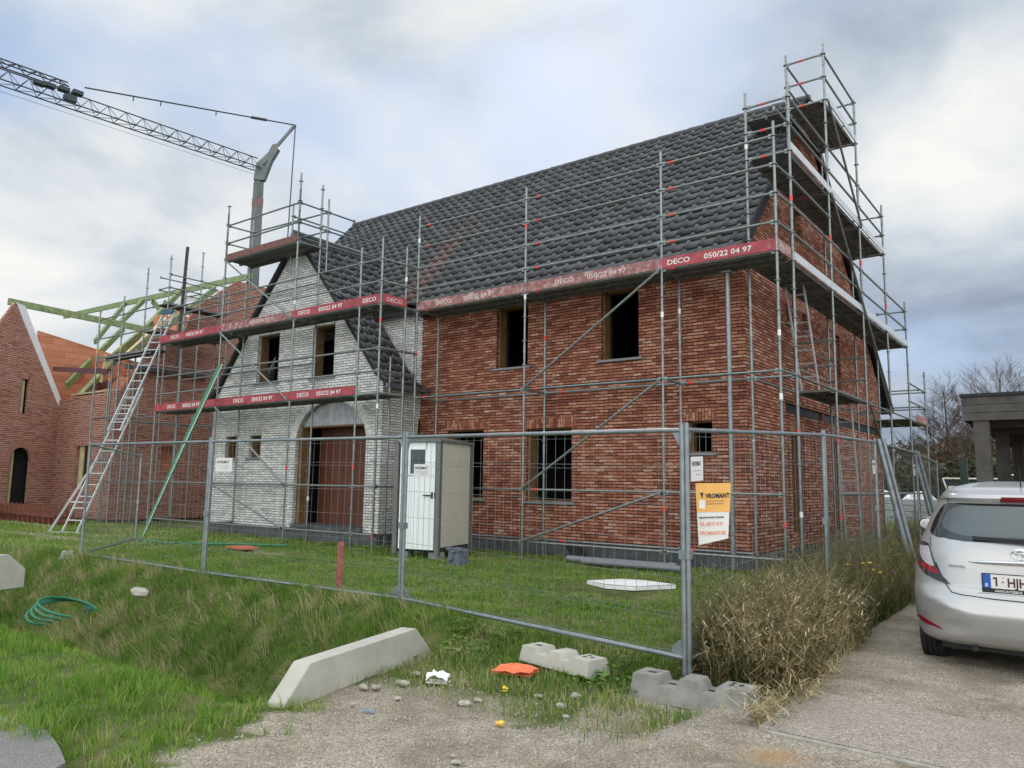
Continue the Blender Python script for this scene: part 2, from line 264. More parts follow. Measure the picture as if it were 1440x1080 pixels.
# ------------------------------------------------------------------ mesh builder
class MB:
    def __init__(s): s.v=[]; s.f=[]; s.m=[]
    def add(s,vs,fs,mi=0):
        o=len(s.v); s.v+= [tuple(v) for v in vs]; s.f+=[tuple(i+o for i in f) for f in fs]; s.m+=[mi]*len(fs)
    def obox(s,c,X,Y,Z,mi=0):   # centre, half-axis vectors
        c,X,Y,Z=V(c),V(X),V(Y),V(Z)
        vs=[c+X*a+Y*b+Z*d for d in(-1,1) for b in(-1,1) for a in(-1,1)]
        s.add(vs,[(0,2,3,1),(4,5,7,6),(0,1,5,4),(2,6,7,3),(0,4,6,2),(1,3,7,5)],mi)
    def box(s,x0,x1,y0,y1,z0,z1,mi=0):
        s.obox(((x0+x1)/2,(y0+y1)/2,(z0+z1)/2),((x1-x0)/2,0,0),(0,(y1-y0)/2,0),(0,0,(z1-z0)/2),mi)
    def beam(s,p,q,w,h,mi=0,up=(0,0,1)):
        p,q=V(p),V(q); d=q-p; L=d.length; d.normalize(); u=V(up)
        if abs(d.dot(u))>.98: u=V((0,1,0))
        sd=d.cross(u).normalized(); uu=sd.cross(d).normalized()
        s.obox((p+q)/2,d*L/2,sd*w/2,uu*h/2,mi)
    def tube(s,p,q,r,n=8,mi=0,r2=None):
        p,q=V(p),V(q); d=(q-p).normalized(); u=V((0,0,1)) if abs(d.z)<.9 else V((1,0,0))
        a=d.cross(u).normalized(); b=d.cross(a); r2=r if r2 is None else r2
        vs=[p+(a*math.cos(t)+b*math.sin(t))*r for t in[2*PI*i/n for i in range(n)]]+[q+(a*math.cos(t)+b*math.sin(t))*r2 for t in[2*PI*i/n for i in range(n)]]
        s.add(vs,[(i,(i+1)%n,n+(i+1)%n,n+i) for i in range(n)]+[tuple(range(n))[::-1],tuple(range(n,2*n))],mi)
    def path(s,pts,r,n=8,mi=0,radii=None):
        pts=[V(p) for p in pts]; rings=[]; prev=None
        for i,p in enumerate(pts):
            d=(pts[min(i+1,len(pts)-1)]-pts[max(i-1,0)]).normalized()
            if prev is None: u=V((0,0,1)) if abs(d.z)<.9 else V((1,0,0)); a=d.cross(u).normalized()
            else: a=(prev-d*prev.dot(d)).normalized()
            b=d.cross(a); prev=a; rr=radii[i] if radii else r
            rings.append([p+(a*math.cos(t)+b*math.sin(t))*rr for t in[2*PI*k/n for k in range(n)]])
        fs=[(i*n+k,i*n+(k+1)%n,(i+1)*n+(k+1)%n,(i+1)*n+k) for i in range(len(pts)-1) for k in range(n)]
        fs+=[tuple(range(n))[::-1],tuple(range((len(pts)-1)*n,len(pts)*n))]
        s.add([v for r_ in rings for v in r_],fs,mi)
    def ball(s,c,r,sq=(1,1,1),n=8,mi=0,jit=0):
        vs=[];c=V(c)
        for i in range(n//2+1):
            ph=PI*i/(n//2)
            for k in range(n):
                t=2*PI*k/n; j=1+random.uniform(-jit,jit)
                vs.append(c+V((math.sin(ph)*math.cos(t)*sq[0],math.sin(ph)*math.sin(t)*sq[1],math.cos(ph)*sq[2]))*r*j)
        s.add(vs,[(i*n+k,(i+1)*n+k,(i+1)*n+(k+1)%n,i*n+(k+1)%n) for i in range(n//2) for k in range(n)],mi)
    def prism(s,poly,d,mi=0,holes=()):   # poly: 3D planar points, extruded by vector d
        loops=[[V(p) for p in poly]]+[[V(p) for p in h] for h in holes]
        flat=[p for l in loops for p in l]; tris=tessellate_polygon(loops); d=V(d); n=len(flat)
        vs=flat+[p+d for p in flat]; fs=[]
        nrm=V((0,0,0))
        for t in tris: nrm+=(flat[t[1]]-flat[t[0]]).cross(flat[t[2]]-flat[t[0]])
        flip=nrm.dot(d)>0
        for t in tris:
            fs.append(tuple(reversed(t)) if flip else tuple(t)); fs.append(tuple(i+n for i in (t if flip else reversed(t))))
        o=0
        for l in loops:
            k=len(l)
            for i in range(k): fs.append((o+i,o+(i+1)%k,n+o+(i+1)%k,n+o+i))
            o+=k
        s.add(vs,fs,mi)
    def build(s,name,mats,parent=None,smooth=False,bevel=0,rnd=None):
        org=V(parent['_o']) if parent is not None and '_o' in parent else V((0,0,0))
        me=bpy.data.meshes.new(name); me.from_pydata([V(v)-org for v in s.v],[],s.f)
        if not isinstance(mats,(list,tuple)): mats=[mats]
        for m in mats: me.materials.append(m if not isinstance(m,str) else M[m])
        me.polygons.foreach_set('material_index',s.m)
        if smooth: me.polygons.foreach_set('use_smooth',[True]*len(s.f))
        me.update()
        bm=bmesh.new(); bm.from_mesh(me); bmesh.ops.recalc_face_normals(bm,faces=bm.faces); bm.to_mesh(me); bm.free()
        o=bpy.data.objects.new(name,me); COL.objects.link(o)
        if parent is not None:
            o.parent=parent; o['_o']=tuple(org)
        if smooth and smooth!='all':
            mod=o.modifiers.new('es','EDGE_SPLIT'); mod.split_angle=math.radians(40)
        if bevel:
            mod=o.modifiers.new('bev','BEVEL'); mod.width=bevel; mod.segments=2; mod.limit_method='ANGLE'
        return o
def tag(o,label=None,cat=None,group=None,kind=None):
    if label: o['label']=label
    if cat: o['category']=cat
    if group: o['group']=group
    if kind: o['kind']=kind
    return o
def thing(name,loc,label,cat,group=None):
    o=bpy.data.objects.new(name,None); COL.objects.link(o); o.location=loc; o['_o']=tuple(loc); o.empty_display_size=.2
    return tag(o,label,cat,group)
def one(mb,name,mats,label,cat,group=None,**k):
    """single-mesh thing with its origin at its base"""
    a=np.array([tuple(v) for v in mb.v]); c=((a[:,0].min()+a[:,0].max())/2,(a[:,1].min()+a[:,1].max())/2,a[:,2].min())
    h={'_o':c}
    class P(dict): pass
    mb.v=[(v[0]-c[0],v[1]-c[1],v[2]-c[2]) for v in mb.v]
    o=mb.build(name,mats,None,**k); o.location=c
    return tag(o,label,cat,group)
def text(s,size,mat,parent,M4,name='lettering',ext=.0015,bold=0,sx=1,align='LEFT'):
    cu=bpy.data.curves.new(name,'FONT'); cu.body=s; cu.size=size; cu.extrude=ext; cu.offset=bold; cu.align_x=align; cu.resolution_u=2
    t=bpy.data.objects.new('tmp',cu); COL.objects.link(t); dg=bpy.context.evaluated_depsgraph_get()
    me=bpy.data.meshes.new_from_object(t.evaluated_get(dg)); bpy.data.objects.remove(t)
    S=Matrix.Diagonal((sx,1,1,1)); org=V(parent['_o']) if '_o' in parent else V((0,0,0))
    me.transform(Matrix.Translation(-org)@M4@S); me.materials.clear(); me.materials.append(M[mat])
    o=bpy.data.objects.new(name,me); COL.objects.link(o); o.parent=parent; o['_o']=tuple(org)
    return o
def frame(o,X,Z):     # text frame: x axis X, y axis Z(up), normal = X x Z
    X=V(X).normalized(); Z=V(Z).normalized(); Nn=X.cross(Z)
    m=Matrix((X,Z,Nn)).transposed().to_4x4(); m.translation=V(o); return m
def np_mesh(name,verts,tris,mat,attrs=None,smooth=False):
    me=bpy.data.meshes.new(name); nv=len(verts); nt_=len(tris); k=tris.shape[1]
    me.vertices.add(nv); me.vertices.foreach_set('co',verts.astype(np.float32).ravel())
    me.loops.add(nt_*k); me.loops.foreach_set('vertex_index',tris.astype(np.int32).ravel())
    me.polygons.add(nt_); me.polygons.foreach_set('loop_start',np.arange(0,nt_*k,k,dtype=np.int32))
    me.polygons.foreach_set('loop_total',np.full(nt_,k,dtype=np.int32)); 
    if smooth: me.polygons.foreach_set('use_smooth',np.ones(nt_,dtype=bool))
    me.update(calc_edges=True); me.materials.append(M[mat] if isinstance(mat,str) else mat)
    for an,arr in (attrs or {}).items():
        a=me.attributes.new(an,'FLOAT','POINT'); a.data.foreach_set('value',arr.astype(np.float32))
    o=bpy.data.objects.new(name,me); COL.objects.link(o); return o
# ------------------------------------------------------------------ walls
def rect(a,b,c,d): return [(a,c),(b,c),(b,d),(a,d)]
def wallY(mb,y,th,outer,holes=(),mi=0):   # faces -Y at y, thickness to +Y ; coords (x,z)
    f=lambda L:[(u,y,z) for u,z in L]
    mb.prism(f(outer),(0,th,0),mi,[f(h) for h in holes])
def wallX(mb,x,th,outer,holes=(),mi=0):   # faces +X at x ; coords (y,z)
    f=lambda L:[(x,u,z) for u,z in L]
    mb.prism(f(outer),(-th,0,0),mi,[f(h) for h in holes])
def window_front(par,y,x0,x1,z0,z1,sill=True,sol='red_sol',lintel=True,name='window',lin_h=.22,board='ply'):
    w=MB(); d0,d1=y+.10,y+.34; t=.03
    w.box(x0-.02,x0+t,d0,d1,z0,z1); w.box(x1-t,x1+.02,d0,d1,z0,z1)
    w.box(x0+t,x1-t,d0,d1,z1-t,z1+.02); w.box(x0+t,x1-t,d0,d1,z0-.02,z0+t)
    fr=w.build(name,board,par)
    if sill:
        s=MB(); s.box(x0-.08,x1+.08,y-.05,y+.10,z0-.045,z0+.002); s.build('sill','sill',fr,bevel=.004)
    if lintel:
        s=MB(); s.box(x0-.06,x1+.06,y-.004,y+.05,z1+.001,z1+lin_h); s.build('lintel',sol,fr)
    return fr
def window_side(par,x,y0,y1,z0,z1,sill=True,sol='red_sol',name='window',board='ply'):
    w=MB(); d0,d1=x-.34,x-.10; t=.03
    w.box(d0,d1,y0-.02,y0+t,z0,z1); w.box(d0,d1,y1-t,y1+.02,z0,z1); w.box(d0,d1,y0+t,y1-t,z1-t,z1+.02); w.box(d0,d1,y0+t,y1-t,z0-.02,z0+t)
    fr=w.build(name,board,par)
    if sill:
        s=MB(); s.box(x-.10,x+.05,y0-.06,y1+.06,z0-.045,z0+.002); s.build('sill','sill',fr,bevel=.004)
    s=MB(); s.box(x-.05,x+.004,y0-.05,y1+.05,z1+.001,z1+.21); s.build('lintel',sol,fr)
    return fr
# tiles on a slope: prof = list of (out,z) from eave to ridge; base point B(u) ; outward horizontal dir O
def tiles(name,par,P0,U,width,O,prof,tw=.315,ex=.295,clip=None):
    """P0 eave start point (z ignored), U unit along eave, O unit horizontal pointing up-slope; prof [(o,z)] from eave up"""
    P0,U,O=V(P0),V(U),V(O)
    pts=[V((o,0,z)) for o,z in prof]; segs=[]; acc=0
    for a,b in zip(pts,pts[1:]): l=(b-a).length; segs.append((acc,l,a,b)); acc+=l
    def at(s):
        for a0,l,a,b in segs:
            if s<=a0+l or (a0,l,a,b)==segs[-1]:
                t=(s-a0)/l; p=a+(b-a)*t; d=(b-a).normalized(); return p.x,p.z,d
    nu=int(width/tw)+1; nv=int(acc/ex); ex=acc/nv; tw=width/nu
    S=8; us=[0,.035,.13,.225,.26,.31,.55,.93,1]
    hs=[.0,.038,.048,.038,.0,-.012,.0,.003,.0]
    vs=[];fs=[];rn=[]
    for j in range(nv):
        o0,z0,d0=at(max(j*ex-.03,0)); o1,z1,d1=at(min((j+1)*ex,acc))
        n0=V((-d0.z,d0.x)); n1=V((-d1.z,d1.x))
        for i in range(nu):
            jt=random.uniform(-.005,.005); base=len(vs); lift=.031+random.uniform(0,.008); r=random.random()
            sh=random.uniform(-.004,.004); skip=False
            if clip:
                c=P0+U*(i+.5)*tw+O*o0
                if not clip(c.x,c.y,z0): continue
            for (oo,zz,nn,l) in ((o0,z0,n0,-.004),(o0,z0,n0,lift),(o1,z1,n1,.006)):
                for k,u in enumerate(us):
                    h=(hs[k] if l!=-.004 else hs[k]*.6)+ (l if l!=-.004 else -.004)+jt
                    uu=(i+u)*tw+(0.012 if u==1 else 0)
                    bk=.05 if l==-.004 else 0
                    vs.append(P0+U*uu+O*(oo+nn.x*h+bk*nn.y+(sh if l!=.006 else 0))+V((0,0,zz+nn.y*h-bk*nn.x-P0.z)))
                    rn.append(r)
            W=S+1
            for k in range(S):
                fs.append((base+k,base+k+1,base+W+k+1,base+W+k)); fs.append((base+W+k,base+W+k+1,base+2*W+k+1,base+2*W+k))
    org=V(par['_o']); arr=np.array([tuple(v-org) for v in vs])
    o=np_mesh(name,arr,np.array(fs),'tile',{'rnd':np.array(rn)}); o.parent=par; o['_o']=tuple(org)
    return o
def ridge(par,p,q,r=.095,L=.42,mat='tile'):
    m=MB(); p,q=V(p),V(q); n=int((q-p).length/L); d=(q-p)/n
    for i in range(n): m.tube(p+d*i,p+d*(i+1.06),r*random.uniform(.97,1.02),10,r2=r*.86)
    return m.build('ridge_tile',mat,par,smooth=True)

# ------------------------------------------------------------------ main red brick house
H=thing('brick_house',(-9,13.4,0),'large red brick house with dark tiled roof, white brick gable and arched entrance','house')
w=MB()
HW=[(-10.63,-9.75,4.04,5.45),(-7.9,-7.04,4.0,5.45),(-12.05,-10.95,1.14,2.70),(-9.75,-8.6,1.12,2.67),(-6.03,-5.55,2.10,2.70)]
wallY(w,13.4,.10,rect(-12.95,-4.9,.3,5.72),[rect(*h) for h in HW])
side_out=[(13.503,.3),(24.2,.3),(24.2,4.43),(17.4,10.22),(13.503,5.97)]
SW=[(16.45,17.1,6.95,7.6),(15.8,16.15,4.88,5.3),(16.92,17.3,4.9,5.3),(19.4,20.0,3.8,5.25),(15.9,16.7,.55,2.62),(19.1,19.65,.45,2.62)]
wallX(w,-4.9,.10,side_out,[rect(*h) for h in SW]+[rect(15.6,18.2,3.0,3.19),rect(18.35,23.9,3.0,3.19)])
wall_main=w.build('wall','red',H)
w=MB(); w.box(-20,-4.9,13.502,13.75,5.5,5.7); w.box(-5.3,-5.02,13.75,24,.3,.5)
w.box(-20,-5.1,24.0,24.2,.3,4.4); w.box(-20,-19.8,13.5,24,.3,5.6)
wallX(w,-19.8,.2,[(13.5,5.6),(24.2,4.4),(17.4,10.1)])
w.build('rear_wall','red',H)
# inner leaf, floors and partitions, shell coloured near-black for the shade behind openings
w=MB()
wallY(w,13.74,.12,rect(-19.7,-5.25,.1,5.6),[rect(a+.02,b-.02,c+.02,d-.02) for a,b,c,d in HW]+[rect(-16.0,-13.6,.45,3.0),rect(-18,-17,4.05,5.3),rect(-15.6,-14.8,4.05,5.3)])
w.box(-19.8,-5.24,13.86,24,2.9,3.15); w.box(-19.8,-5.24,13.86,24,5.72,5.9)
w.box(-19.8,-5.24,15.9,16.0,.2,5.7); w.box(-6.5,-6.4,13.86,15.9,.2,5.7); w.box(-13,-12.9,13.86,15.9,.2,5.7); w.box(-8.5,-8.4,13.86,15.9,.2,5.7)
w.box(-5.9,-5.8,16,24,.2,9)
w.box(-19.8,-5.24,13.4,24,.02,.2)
w.build('shaded_partition','dark',H)
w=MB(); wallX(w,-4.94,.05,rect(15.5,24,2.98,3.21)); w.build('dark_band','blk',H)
for i,(a,b,c,d) in enumerate(HW): window_front(H,13.4,a,b,c,d)
for i,(a,b,c,d) in enumerate(SW): window_side(H,-4.9,a,b,c,d,sill=i not in(4,5),name='window' if i<4 else 'door_opening')
w=MB(); w.box(-12.95,-4.86,13.36,13.5,-.3,.3); w.box(-4.98,-4.86,13.5,24.25,-.3,.3); w.build('plinth','found',H)
# white brick part
w=MB(); wallY(w,13.4,.10,rect(-20,-12.952,3.0,5.72)); wallX(w,-13.0,.10,[(12.303,.3),(13.398,.3),(13.398,3.74),(12.303,3.74)])
def arch(cx,hw,zs,rise,z0,n=16): return [(cx-hw,z0)]+[(cx-hw*math.cos(PI*i/n),zs+rise*math.sin(PI*i/n)) for i in range(n+1)]+[(cx+hw,z0)]
AR=arch(-14.8,1.3,2.45,.98,.42)
AW=[(-17.95,-17.0,4.03,5.36),(-15.62,-14.77,4.03,5.36),(-19.2,-18.65,2.06,2.66),(-18.1,-17.57,2.06,2.66)]
ann_out=[(-19.9,.3),(-13.0,.3),(-13.0,3.80),(-13.13,3.89),(-14.7,5.82),(-16.4,7.78),(-18.1,5.82),(-19.67,3.89),(-19.9,3.73)]
wallY(w,12.2,.10,ann_out,[AR]+[rect(*h) for h in AW])
wallX(w,-19.8,.10,[(12.303,.3),(13.4,.3),(13.4,4),(12.303,3.6)])
w.build('white_brick_wall','white',H)['label']='white brick gable front with black open joints'
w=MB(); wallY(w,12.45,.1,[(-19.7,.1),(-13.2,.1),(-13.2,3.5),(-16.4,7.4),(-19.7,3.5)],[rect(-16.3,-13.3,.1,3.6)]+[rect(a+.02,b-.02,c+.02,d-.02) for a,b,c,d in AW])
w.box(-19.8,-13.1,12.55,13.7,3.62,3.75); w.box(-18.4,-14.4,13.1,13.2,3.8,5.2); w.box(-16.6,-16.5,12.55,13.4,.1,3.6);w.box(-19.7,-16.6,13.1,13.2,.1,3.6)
w.build('shaded_partition','dark',H)
for i,(a,b,c,d) in enumerate(AW): window_front(H,12.2,a,b,c,d,sill=True,sol='white_sol',lin_h=.2)
# archway
w=MB(); n=27
for i in range(n):
    t0,t1=PI*(i+.04)/n,PI*(i+.96)/n
    P=lambda t,k:V((-14.8-(1.3+k)*math.cos(t),12.188,2.45+(.98+k)*math.sin(t)))
    a,b,c,d=P(t0,0.002),P(t1,.002),P(t1,.2),P(t0,.2); w.prism([a,b,c,d],(0,.06,0))
aw=w.build('arch',plain('white_arch_brick',(.66,.65,.61),.85,0,.2,14,.4,50),H)
w=MB(); P=arch(-14.8,1.285,2.45,.96,2.84); P=[(x,z) for x,z in P if z>=2.84]; 
wallY(w,12.30,.05,P); 
w.build('insulation_board','foil',aw)
w=MB()
for xx in(-15.62,-15.25,-14.88,-14.45,-14.1): w.box(xx,xx+.012,12.285,12.302,2.86,3.2+random.random()*.12)
w.build('tape_strip','ink_w',aw)
w=MB(); w.box(-16.08,-15.98,12.3,12.6,.42,2.85); w.box(-16.08,-13.55,12.31,12.6,2.80,2.85); w.build('frame_board','ply',aw)
w=MB()
for i in range(5): w.box(-15.98+i*.46,-15.53+i*.46,12.9,12.93,.42,2.83)
w.build('hoarding_panel','plyr',aw)
w=MB(); w.box(-16.1,-13.5,12.14,12.9,.30,.42); w.box(-19.93,-12.97,12.16,12.3,-.3,.298); w.box(-13.1,-12.96,12.3,13.36,-.3,.298); w.build('plinth','found',H)
# roofs
sl=(10.4-5.75)/4.3
tiles('roof',H,(-20.3,13.1,5.75),(1,0,0),15.52,(0,1,0),[(0,5.75),(4.3,10.4)],clip=lambda x,y,z: not(abs(x+16.4)<max(0,(7.85-z)/1.2-.35) and z<7.8))
w=MB()   # roof deck under the tiles, closes the shell
w.prism([(-20.25,13.15,5.66),(-4.86,13.15,5.66),(-4.86,17.4,10.30),(-20.25,17.4,10.30)],(0,0,-.06))
w.prism([(-20.25,25.2,3.78),(-4.8,25.2,3.78),(-4.8,17.4,10.36),(-20.25,17.4,10.36)],(0,0,-.06))
w.build('roof_deck','roofblk',H)
w=MB()
def verge(m,x,pts,wd=.05,h=.2):
    for a,b in zip(pts,pts[1:]): m=MB(); m.beam((x,a[0],a[1]),(x,b[0],b[1]),wd,h); m.build('verge_board','roofblk',H)
verge(w,-4.80,[(13.1,5.68),(17.4,10.33)]); verge(w,-4.80,[(25.2,3.76),(17.4,10.33)],.07,.22); verge(w,-20.3,[(13.1,5.68),(17.4,10.33)])
ridge(H,(-20.3,17.4,10.42),(-4.72,17.4,10.42))
w=MB(); gp=[(13.02+.075*math.cos(t),5.80+.075*math.sin(t)) for t in[PI+PI*i/8 for i in range(9)]]
w.prism([(-12.9,y,z) for y,z in gp],(8.05,0,0)); w.build('gutter','lead',H)
# annex roof: two slopes with kick
pr=[(0,3.72),(.38,3.98),(1.95,5.92),(3.65,7.88)]
tiles('roof',H,(-12.75,12.08,3.72),(0,1,0),4.5,(-1,0,0),pr,clip=lambda x,y,z: y<13.1+(z-5.75)/sl+.25 if z>5.7 else y<13.36)
tiles('roof',H,(-20.05,16.4,3.72),(0,-1,0),4.32,(1,0,0),pr,clip=lambda x,y,z: y<13.1+(z-5.75)/sl+.25 if z>5.7 else y<13.36)
w=MB()
for sx in(-1,1):
    for a,b in zip(pr,pr[1:]):
        xa,xb=-16.4+sx*(3.65-a[0]),-16.4+sx*(3.65-b[0])
        VB=MB(); VB.beam((xa,12.10,a[1]+.0),(xb,12.10,b[1]+.0),.04,.09); VB.build('verge_board','roofblk',H)
        y1=13.35 if a[1]<5.5 else 15.2
        w.prism([(xa,12.12,a[1]-.03),(xb,12.12,b[1]-.03),(xb,y1,b[1]-.03),(xa,y1,a[1]-.03)],(0,0,-.03))
w.build('roof_deck','roofblk',H)
ridge(H,(-16.4,12.0,7.92),(-16.4,15.3,7.92),.10)
for gx in(-12.66,-20.12):
    w=MB(); w.beam((gx,12.02,3.66),(gx,13.36,3.66),.14,.10); w.build('gutter','lead',H)
w=MB()   # eave overhang soffit strip and loose tiles on the lower slope
w.box(-12.95,-4.9,13.1,13.4,5.50,5.56); w.build('soffit','blk',H)

# ------------------------------------------------------------------ neighbouring house on the left
K=thing('unfinished_house',(-30,12.2,0),'unfinished pinkish brick house at left with bare green roof timbers','house')
w=MB(); dv=V((math.cos(math.radians(112.7)),math.sin(math.radians(112.7)),0)); C=V((-30,12.23,0))
def GP(s,z): p=C-dv*s; return (p.x,p.y,z)     # s metres toward the viewer from the corner
def arc2(c,hw,zs,z0,n=12): return [(c-hw,z0)]+[(c-hw*math.cos(PI*i/n),zs+hw*math.sin(PI*i/n)) for i in range(n+1)]+[(c+hw,z0)]
go=[(0,.1),(4.4,.1),(4.4,3.9),(2.2,7.4),(-.02,3.95)]
gh=[arc2(1.42,.41,2.05,.42),[(1.35,3.62),(1.65,3.62),(1.65,4.82),(1.35,4.82)]]
# thickness goes to the back (away from +X side)
nb=V((-dv.y,dv.x,0)); nb=nb if nb.x<0 else -nb
w.prism([GP(*p) for p in go],nb*.10,0,[[GP(*p) for p in h] for h in gh])
wallY(w,12.23,.10,[(-30,.1),(-25.7,.1),(-25.7,4.35),(-26.0,4.35),(-28.9,4.3),(-30,4.25)],[rect(-28.33,-27.25,1.05,2.55)])
wallX(w,-25.7,.10,[(12.333,.1),(18,.1),(18,9.0),(16.4,9.0),(14.7,7.6),(14.3,6.4),(13.3,6.3),(12.9,5.3),(12.333,4.4)],[rect(13.9,14.35,1.75,2.6),rect(15.6,16.2,.4,2.6)])
w.build('wall','red2',K)
w=MB(); w.prism([GP(1.30,3.60-.0),GP(1.70,3.60),GP(1.70,3.5),GP(1.30,3.5)],nb*-.01); w.build('sill','red2',K); w=MB(); w.prism([GP(1.32,4.821),GP(1.68,4.821),GP(1.68,5.03),GP(1.32,5.03)],nb*-.004); w.build('lintel','red2_sol',K)
w=MB(); n=17
for i in range(n):
    t0,t1=PI*(i+.05)/n,PI*(i+.95)/n; P=lambda t,k:GP(1.42-(.41+k)*math.cos(t),2.05+(.41+k)*math.sin(t))
    w.prism([P(t0,.002),P(t1,.002),P(t1,.2),P(t0,.2)],nb*-.006)
w.build('arch',plain('pink_arch_brick',(.33,.16,.12),.85,0,.25,20,.4,50),K)
w=MB(); a=GP(1.62,.45);w.obox(V(a)+nb*.2+V((0,0,1.0)),dv*.03,nb*.09,(0,0,1.0)); w.build('opening_board','timp',K); w=MB(); a=GP(1.5,3.65);w.obox(V(a)+nb*.12+V((0,0,.58)),dv*.045,nb*.04,(0,0,.58))
w.build('opening_board','timp',K)
window_front(K,12.23,-28.33,-27.25,1.05,2.55,sill=False,sol='red2_sol')
w=MB(); w.box(-28.2,-27.9,12.3,12.34,1.06,2.54); w.build('window_board','timp',K)
w=MB(); w.prism([GP(.05,.1),GP(4.2,.1),GP(4.2,3.6),GP(2.2,6.9),GP(.05,3.6)],nb*.05,0,[]);  # near-black sheet added behind the gable openings to darken them
for v in range(len(w.v)): w.v[v]=tuple(V(w.v[v])+nb*.36)
w.box(-29.9,-25.9,13.1,13.2,.1,4.2); w.box(-26.8,-26.7,12.4,17.9,.1,4.2); w.build('shaded_partition','dark',K)
w=MB(); a=V(GP(0.02,3.9)); w.prism([V(p)+nb*.02 for p in(GP(2.15,7.40),GP(1.80,7.36),GP(-.42,3.72),GP(-.04,3.70))],nb*.22)
w.build('verge_insulation','insul',K)
w=MB(); w.obox(a+dv*.22+nb*.1+V((0,0,-.26)),dv*.2,nb*.13,(0,0,.11)); w.build('kneeler_block','timp',K)
# terracotta inner walls
w=MB(); wallX(w,-33.0,.15,[(12.6,.1),(16.6,.1),(16.6,6.45),(12.45,7.2)]); w.build('inner_wall','terra',K); w=MB(); wallY(w,17.0,.15,[(-33,.1),(-27,.1),(-27,6.8),(-31.0,8.6),(-33,8.6)])
w.build('inner_wall','terra',K); w=MB(); wallY(w,13.6,.15,[(-30.6,4.0),(-27.2,4.0),(-27.2,5.0),(-28.6,5.2),(-30.6,4.0)]); w.build('inner_wall','terra',K); w=MB(); w.box(-29.5,-26.0,14.5,14.65,4.2,5.4); w.build('inner_wall','terra',K); w=MB(); w.box(-30.2,-25.9,12.9,16.8,.3,3.9); w.build('floor_slab','terra',K)
def bm_(name,mat,lst):
    for a_,b_,wd_,h_ in lst: w=MB(); w.beam(a_,b_,wd_,h_); w.build(name,mat,K)
bm_('roof_timber','tim',[((-31.0,10.6,7.75),(-31.0,17.3,7.52),.10,.24),((-49.5,20,11.15),(-30.2,20,10.72),.10,.27),((-33.2,16.4,7.4),(-38,20,8.6),.08,.2)])
bm_('rafter','tim',[(a,b,.11,.27) for a,b in (((-30.15,12.9,4.35),(-35.9,19.9,10.9)),((-31.9,13.2,5.0),(-34.8,16.6,8.2)),((-28.0,13.6,5.9),(-33.0,19.9,10.5)),((-36.2,17.0,8.6),(-39.8,19.9,10.8)),((-38.4,17.0,8.0),(-41.8,19.9,10.9)),((-36.6,20.2,8.9),(-39.4,20.2,10.8)),((-35.0,20.2,8.0),(-38.2,20.2,10.6)),((-31.0,14.5,6.3),(-33.5,17.5,8.7)))])
bm_('batten','timp',[((-30.1,12.9,4.46),(-33.4,16.9,8.1),.10,.05),((-27.9,13.5,6.0),(-30.5,16.7,8.6),.1,.05),((-29.2,12.38,4.40),(-25.9,12.38,4.40),.24,.05),((-28.4,13.0,5.9),(-28.6,13.0,4.9),.14,.04)])
bm_('steel_beam','steelr',[((-38.6,20.3,10.0),(-31.4,20.3,9.75),.16,.46),((-32.6,13.0,5.7),(-28.0,13.0,5.25),.16,.18),((-31.2,14,5.0),(-27.2,14,5.25),.16,.25)])
bm_('insulation_strip','insul',[((-37.6,20.15,10.45),(-31.6,20.15,10.32),.05,.22),((-34.9,18.9,8.9),(-33.2,19,7.4),.05,.3)])
w=MB(); w.box(-25.69,-25.55,12.4,15.3,5.18,5.26); w.box(-25.69,-25.5,12.38,15.3,5.10,5.16); w.build('gutter_ledge','lead',K)

# ------------------------------------------------------------------ tower crane
T=V((-49.98,33.19,25.3))
CR=thing('tower_crane',(T.x,T.y,0),'grey self-erecting tower crane with folded lattice jib reaching over the left house','crane')
w=MB(); w.add([(T.x+sx*a,T.y+sy*a,z) for z,a in((0,.42),(24.2,.27)) for sx,sy in((-1,-1),(1,-1),(1,1),(-1,1))],[(0,1,5,4),(1,2,6,5),(2,3,7,6),(3,0,4,7),(4,5,6,7),(3,2,1,0)]); w.build('mast','crane',CR)
rt=V((.79,.61,0))  # roughly to the viewer's right
w=MB(); hd=[T+rt*a+V((0,0,b)) for a,b in((-.35,-1.0),(.45,-1.0),(.95,.6),(1.45,1.55),(1.25,1.95),(.95,1.85),(.65,1.2),(-.2,.3))]; w.prism([p-V((-.61,.79,0))*.25 for p in hd],V((-.61,.79,0))*.5); w.build('mast_head','crane',CR)
w=MB(); w.box(T.x-.30,T.x+.30,T.y-.30,T.y+.30,22.2,22.9); w.build('warning_band',plain('faded_red_band',(.20,.12,.105),.6,0,.3,3),CR)
JD=V((-.092,-.996,0)); JS=V((.996,-.092,0))
w=MB(); Lj=24; st=1.15; n=int(Lj/st)
ch=lambda t,k:T+JD*(t+.2)+{0:JS*.45,1:-JS*.45,2:V((0,0,.85))}[k]+V((0,0,-.1))
for k in range(3): w.tube(ch(0,k),ch(Lj,k),.042,6)
for i in range(n):
    t=i*st
    for a,b in((0,2),(1,2)): w.tube(ch(t,a),ch(t+st/2,b),.021,5); w.tube(ch(t+st/2,b),ch(t+st,a),.021,5)
    w.tube(ch(t,0),ch(t,1),.028,5); w.tube(ch(t,0),ch(t+st,1),.022,5)
w.build('jib','craned',CR)
w=MB()
ch2=lambda t,k:T+JD*t+{0:JS*.3+V((0,0,1.0)),1:-JS*.3+V((0,0,1.0)),2:V((0,0,1.38))}[k]
for k in range(3): w.tube(ch2(13.6,k),ch2(24,k),.045,6)
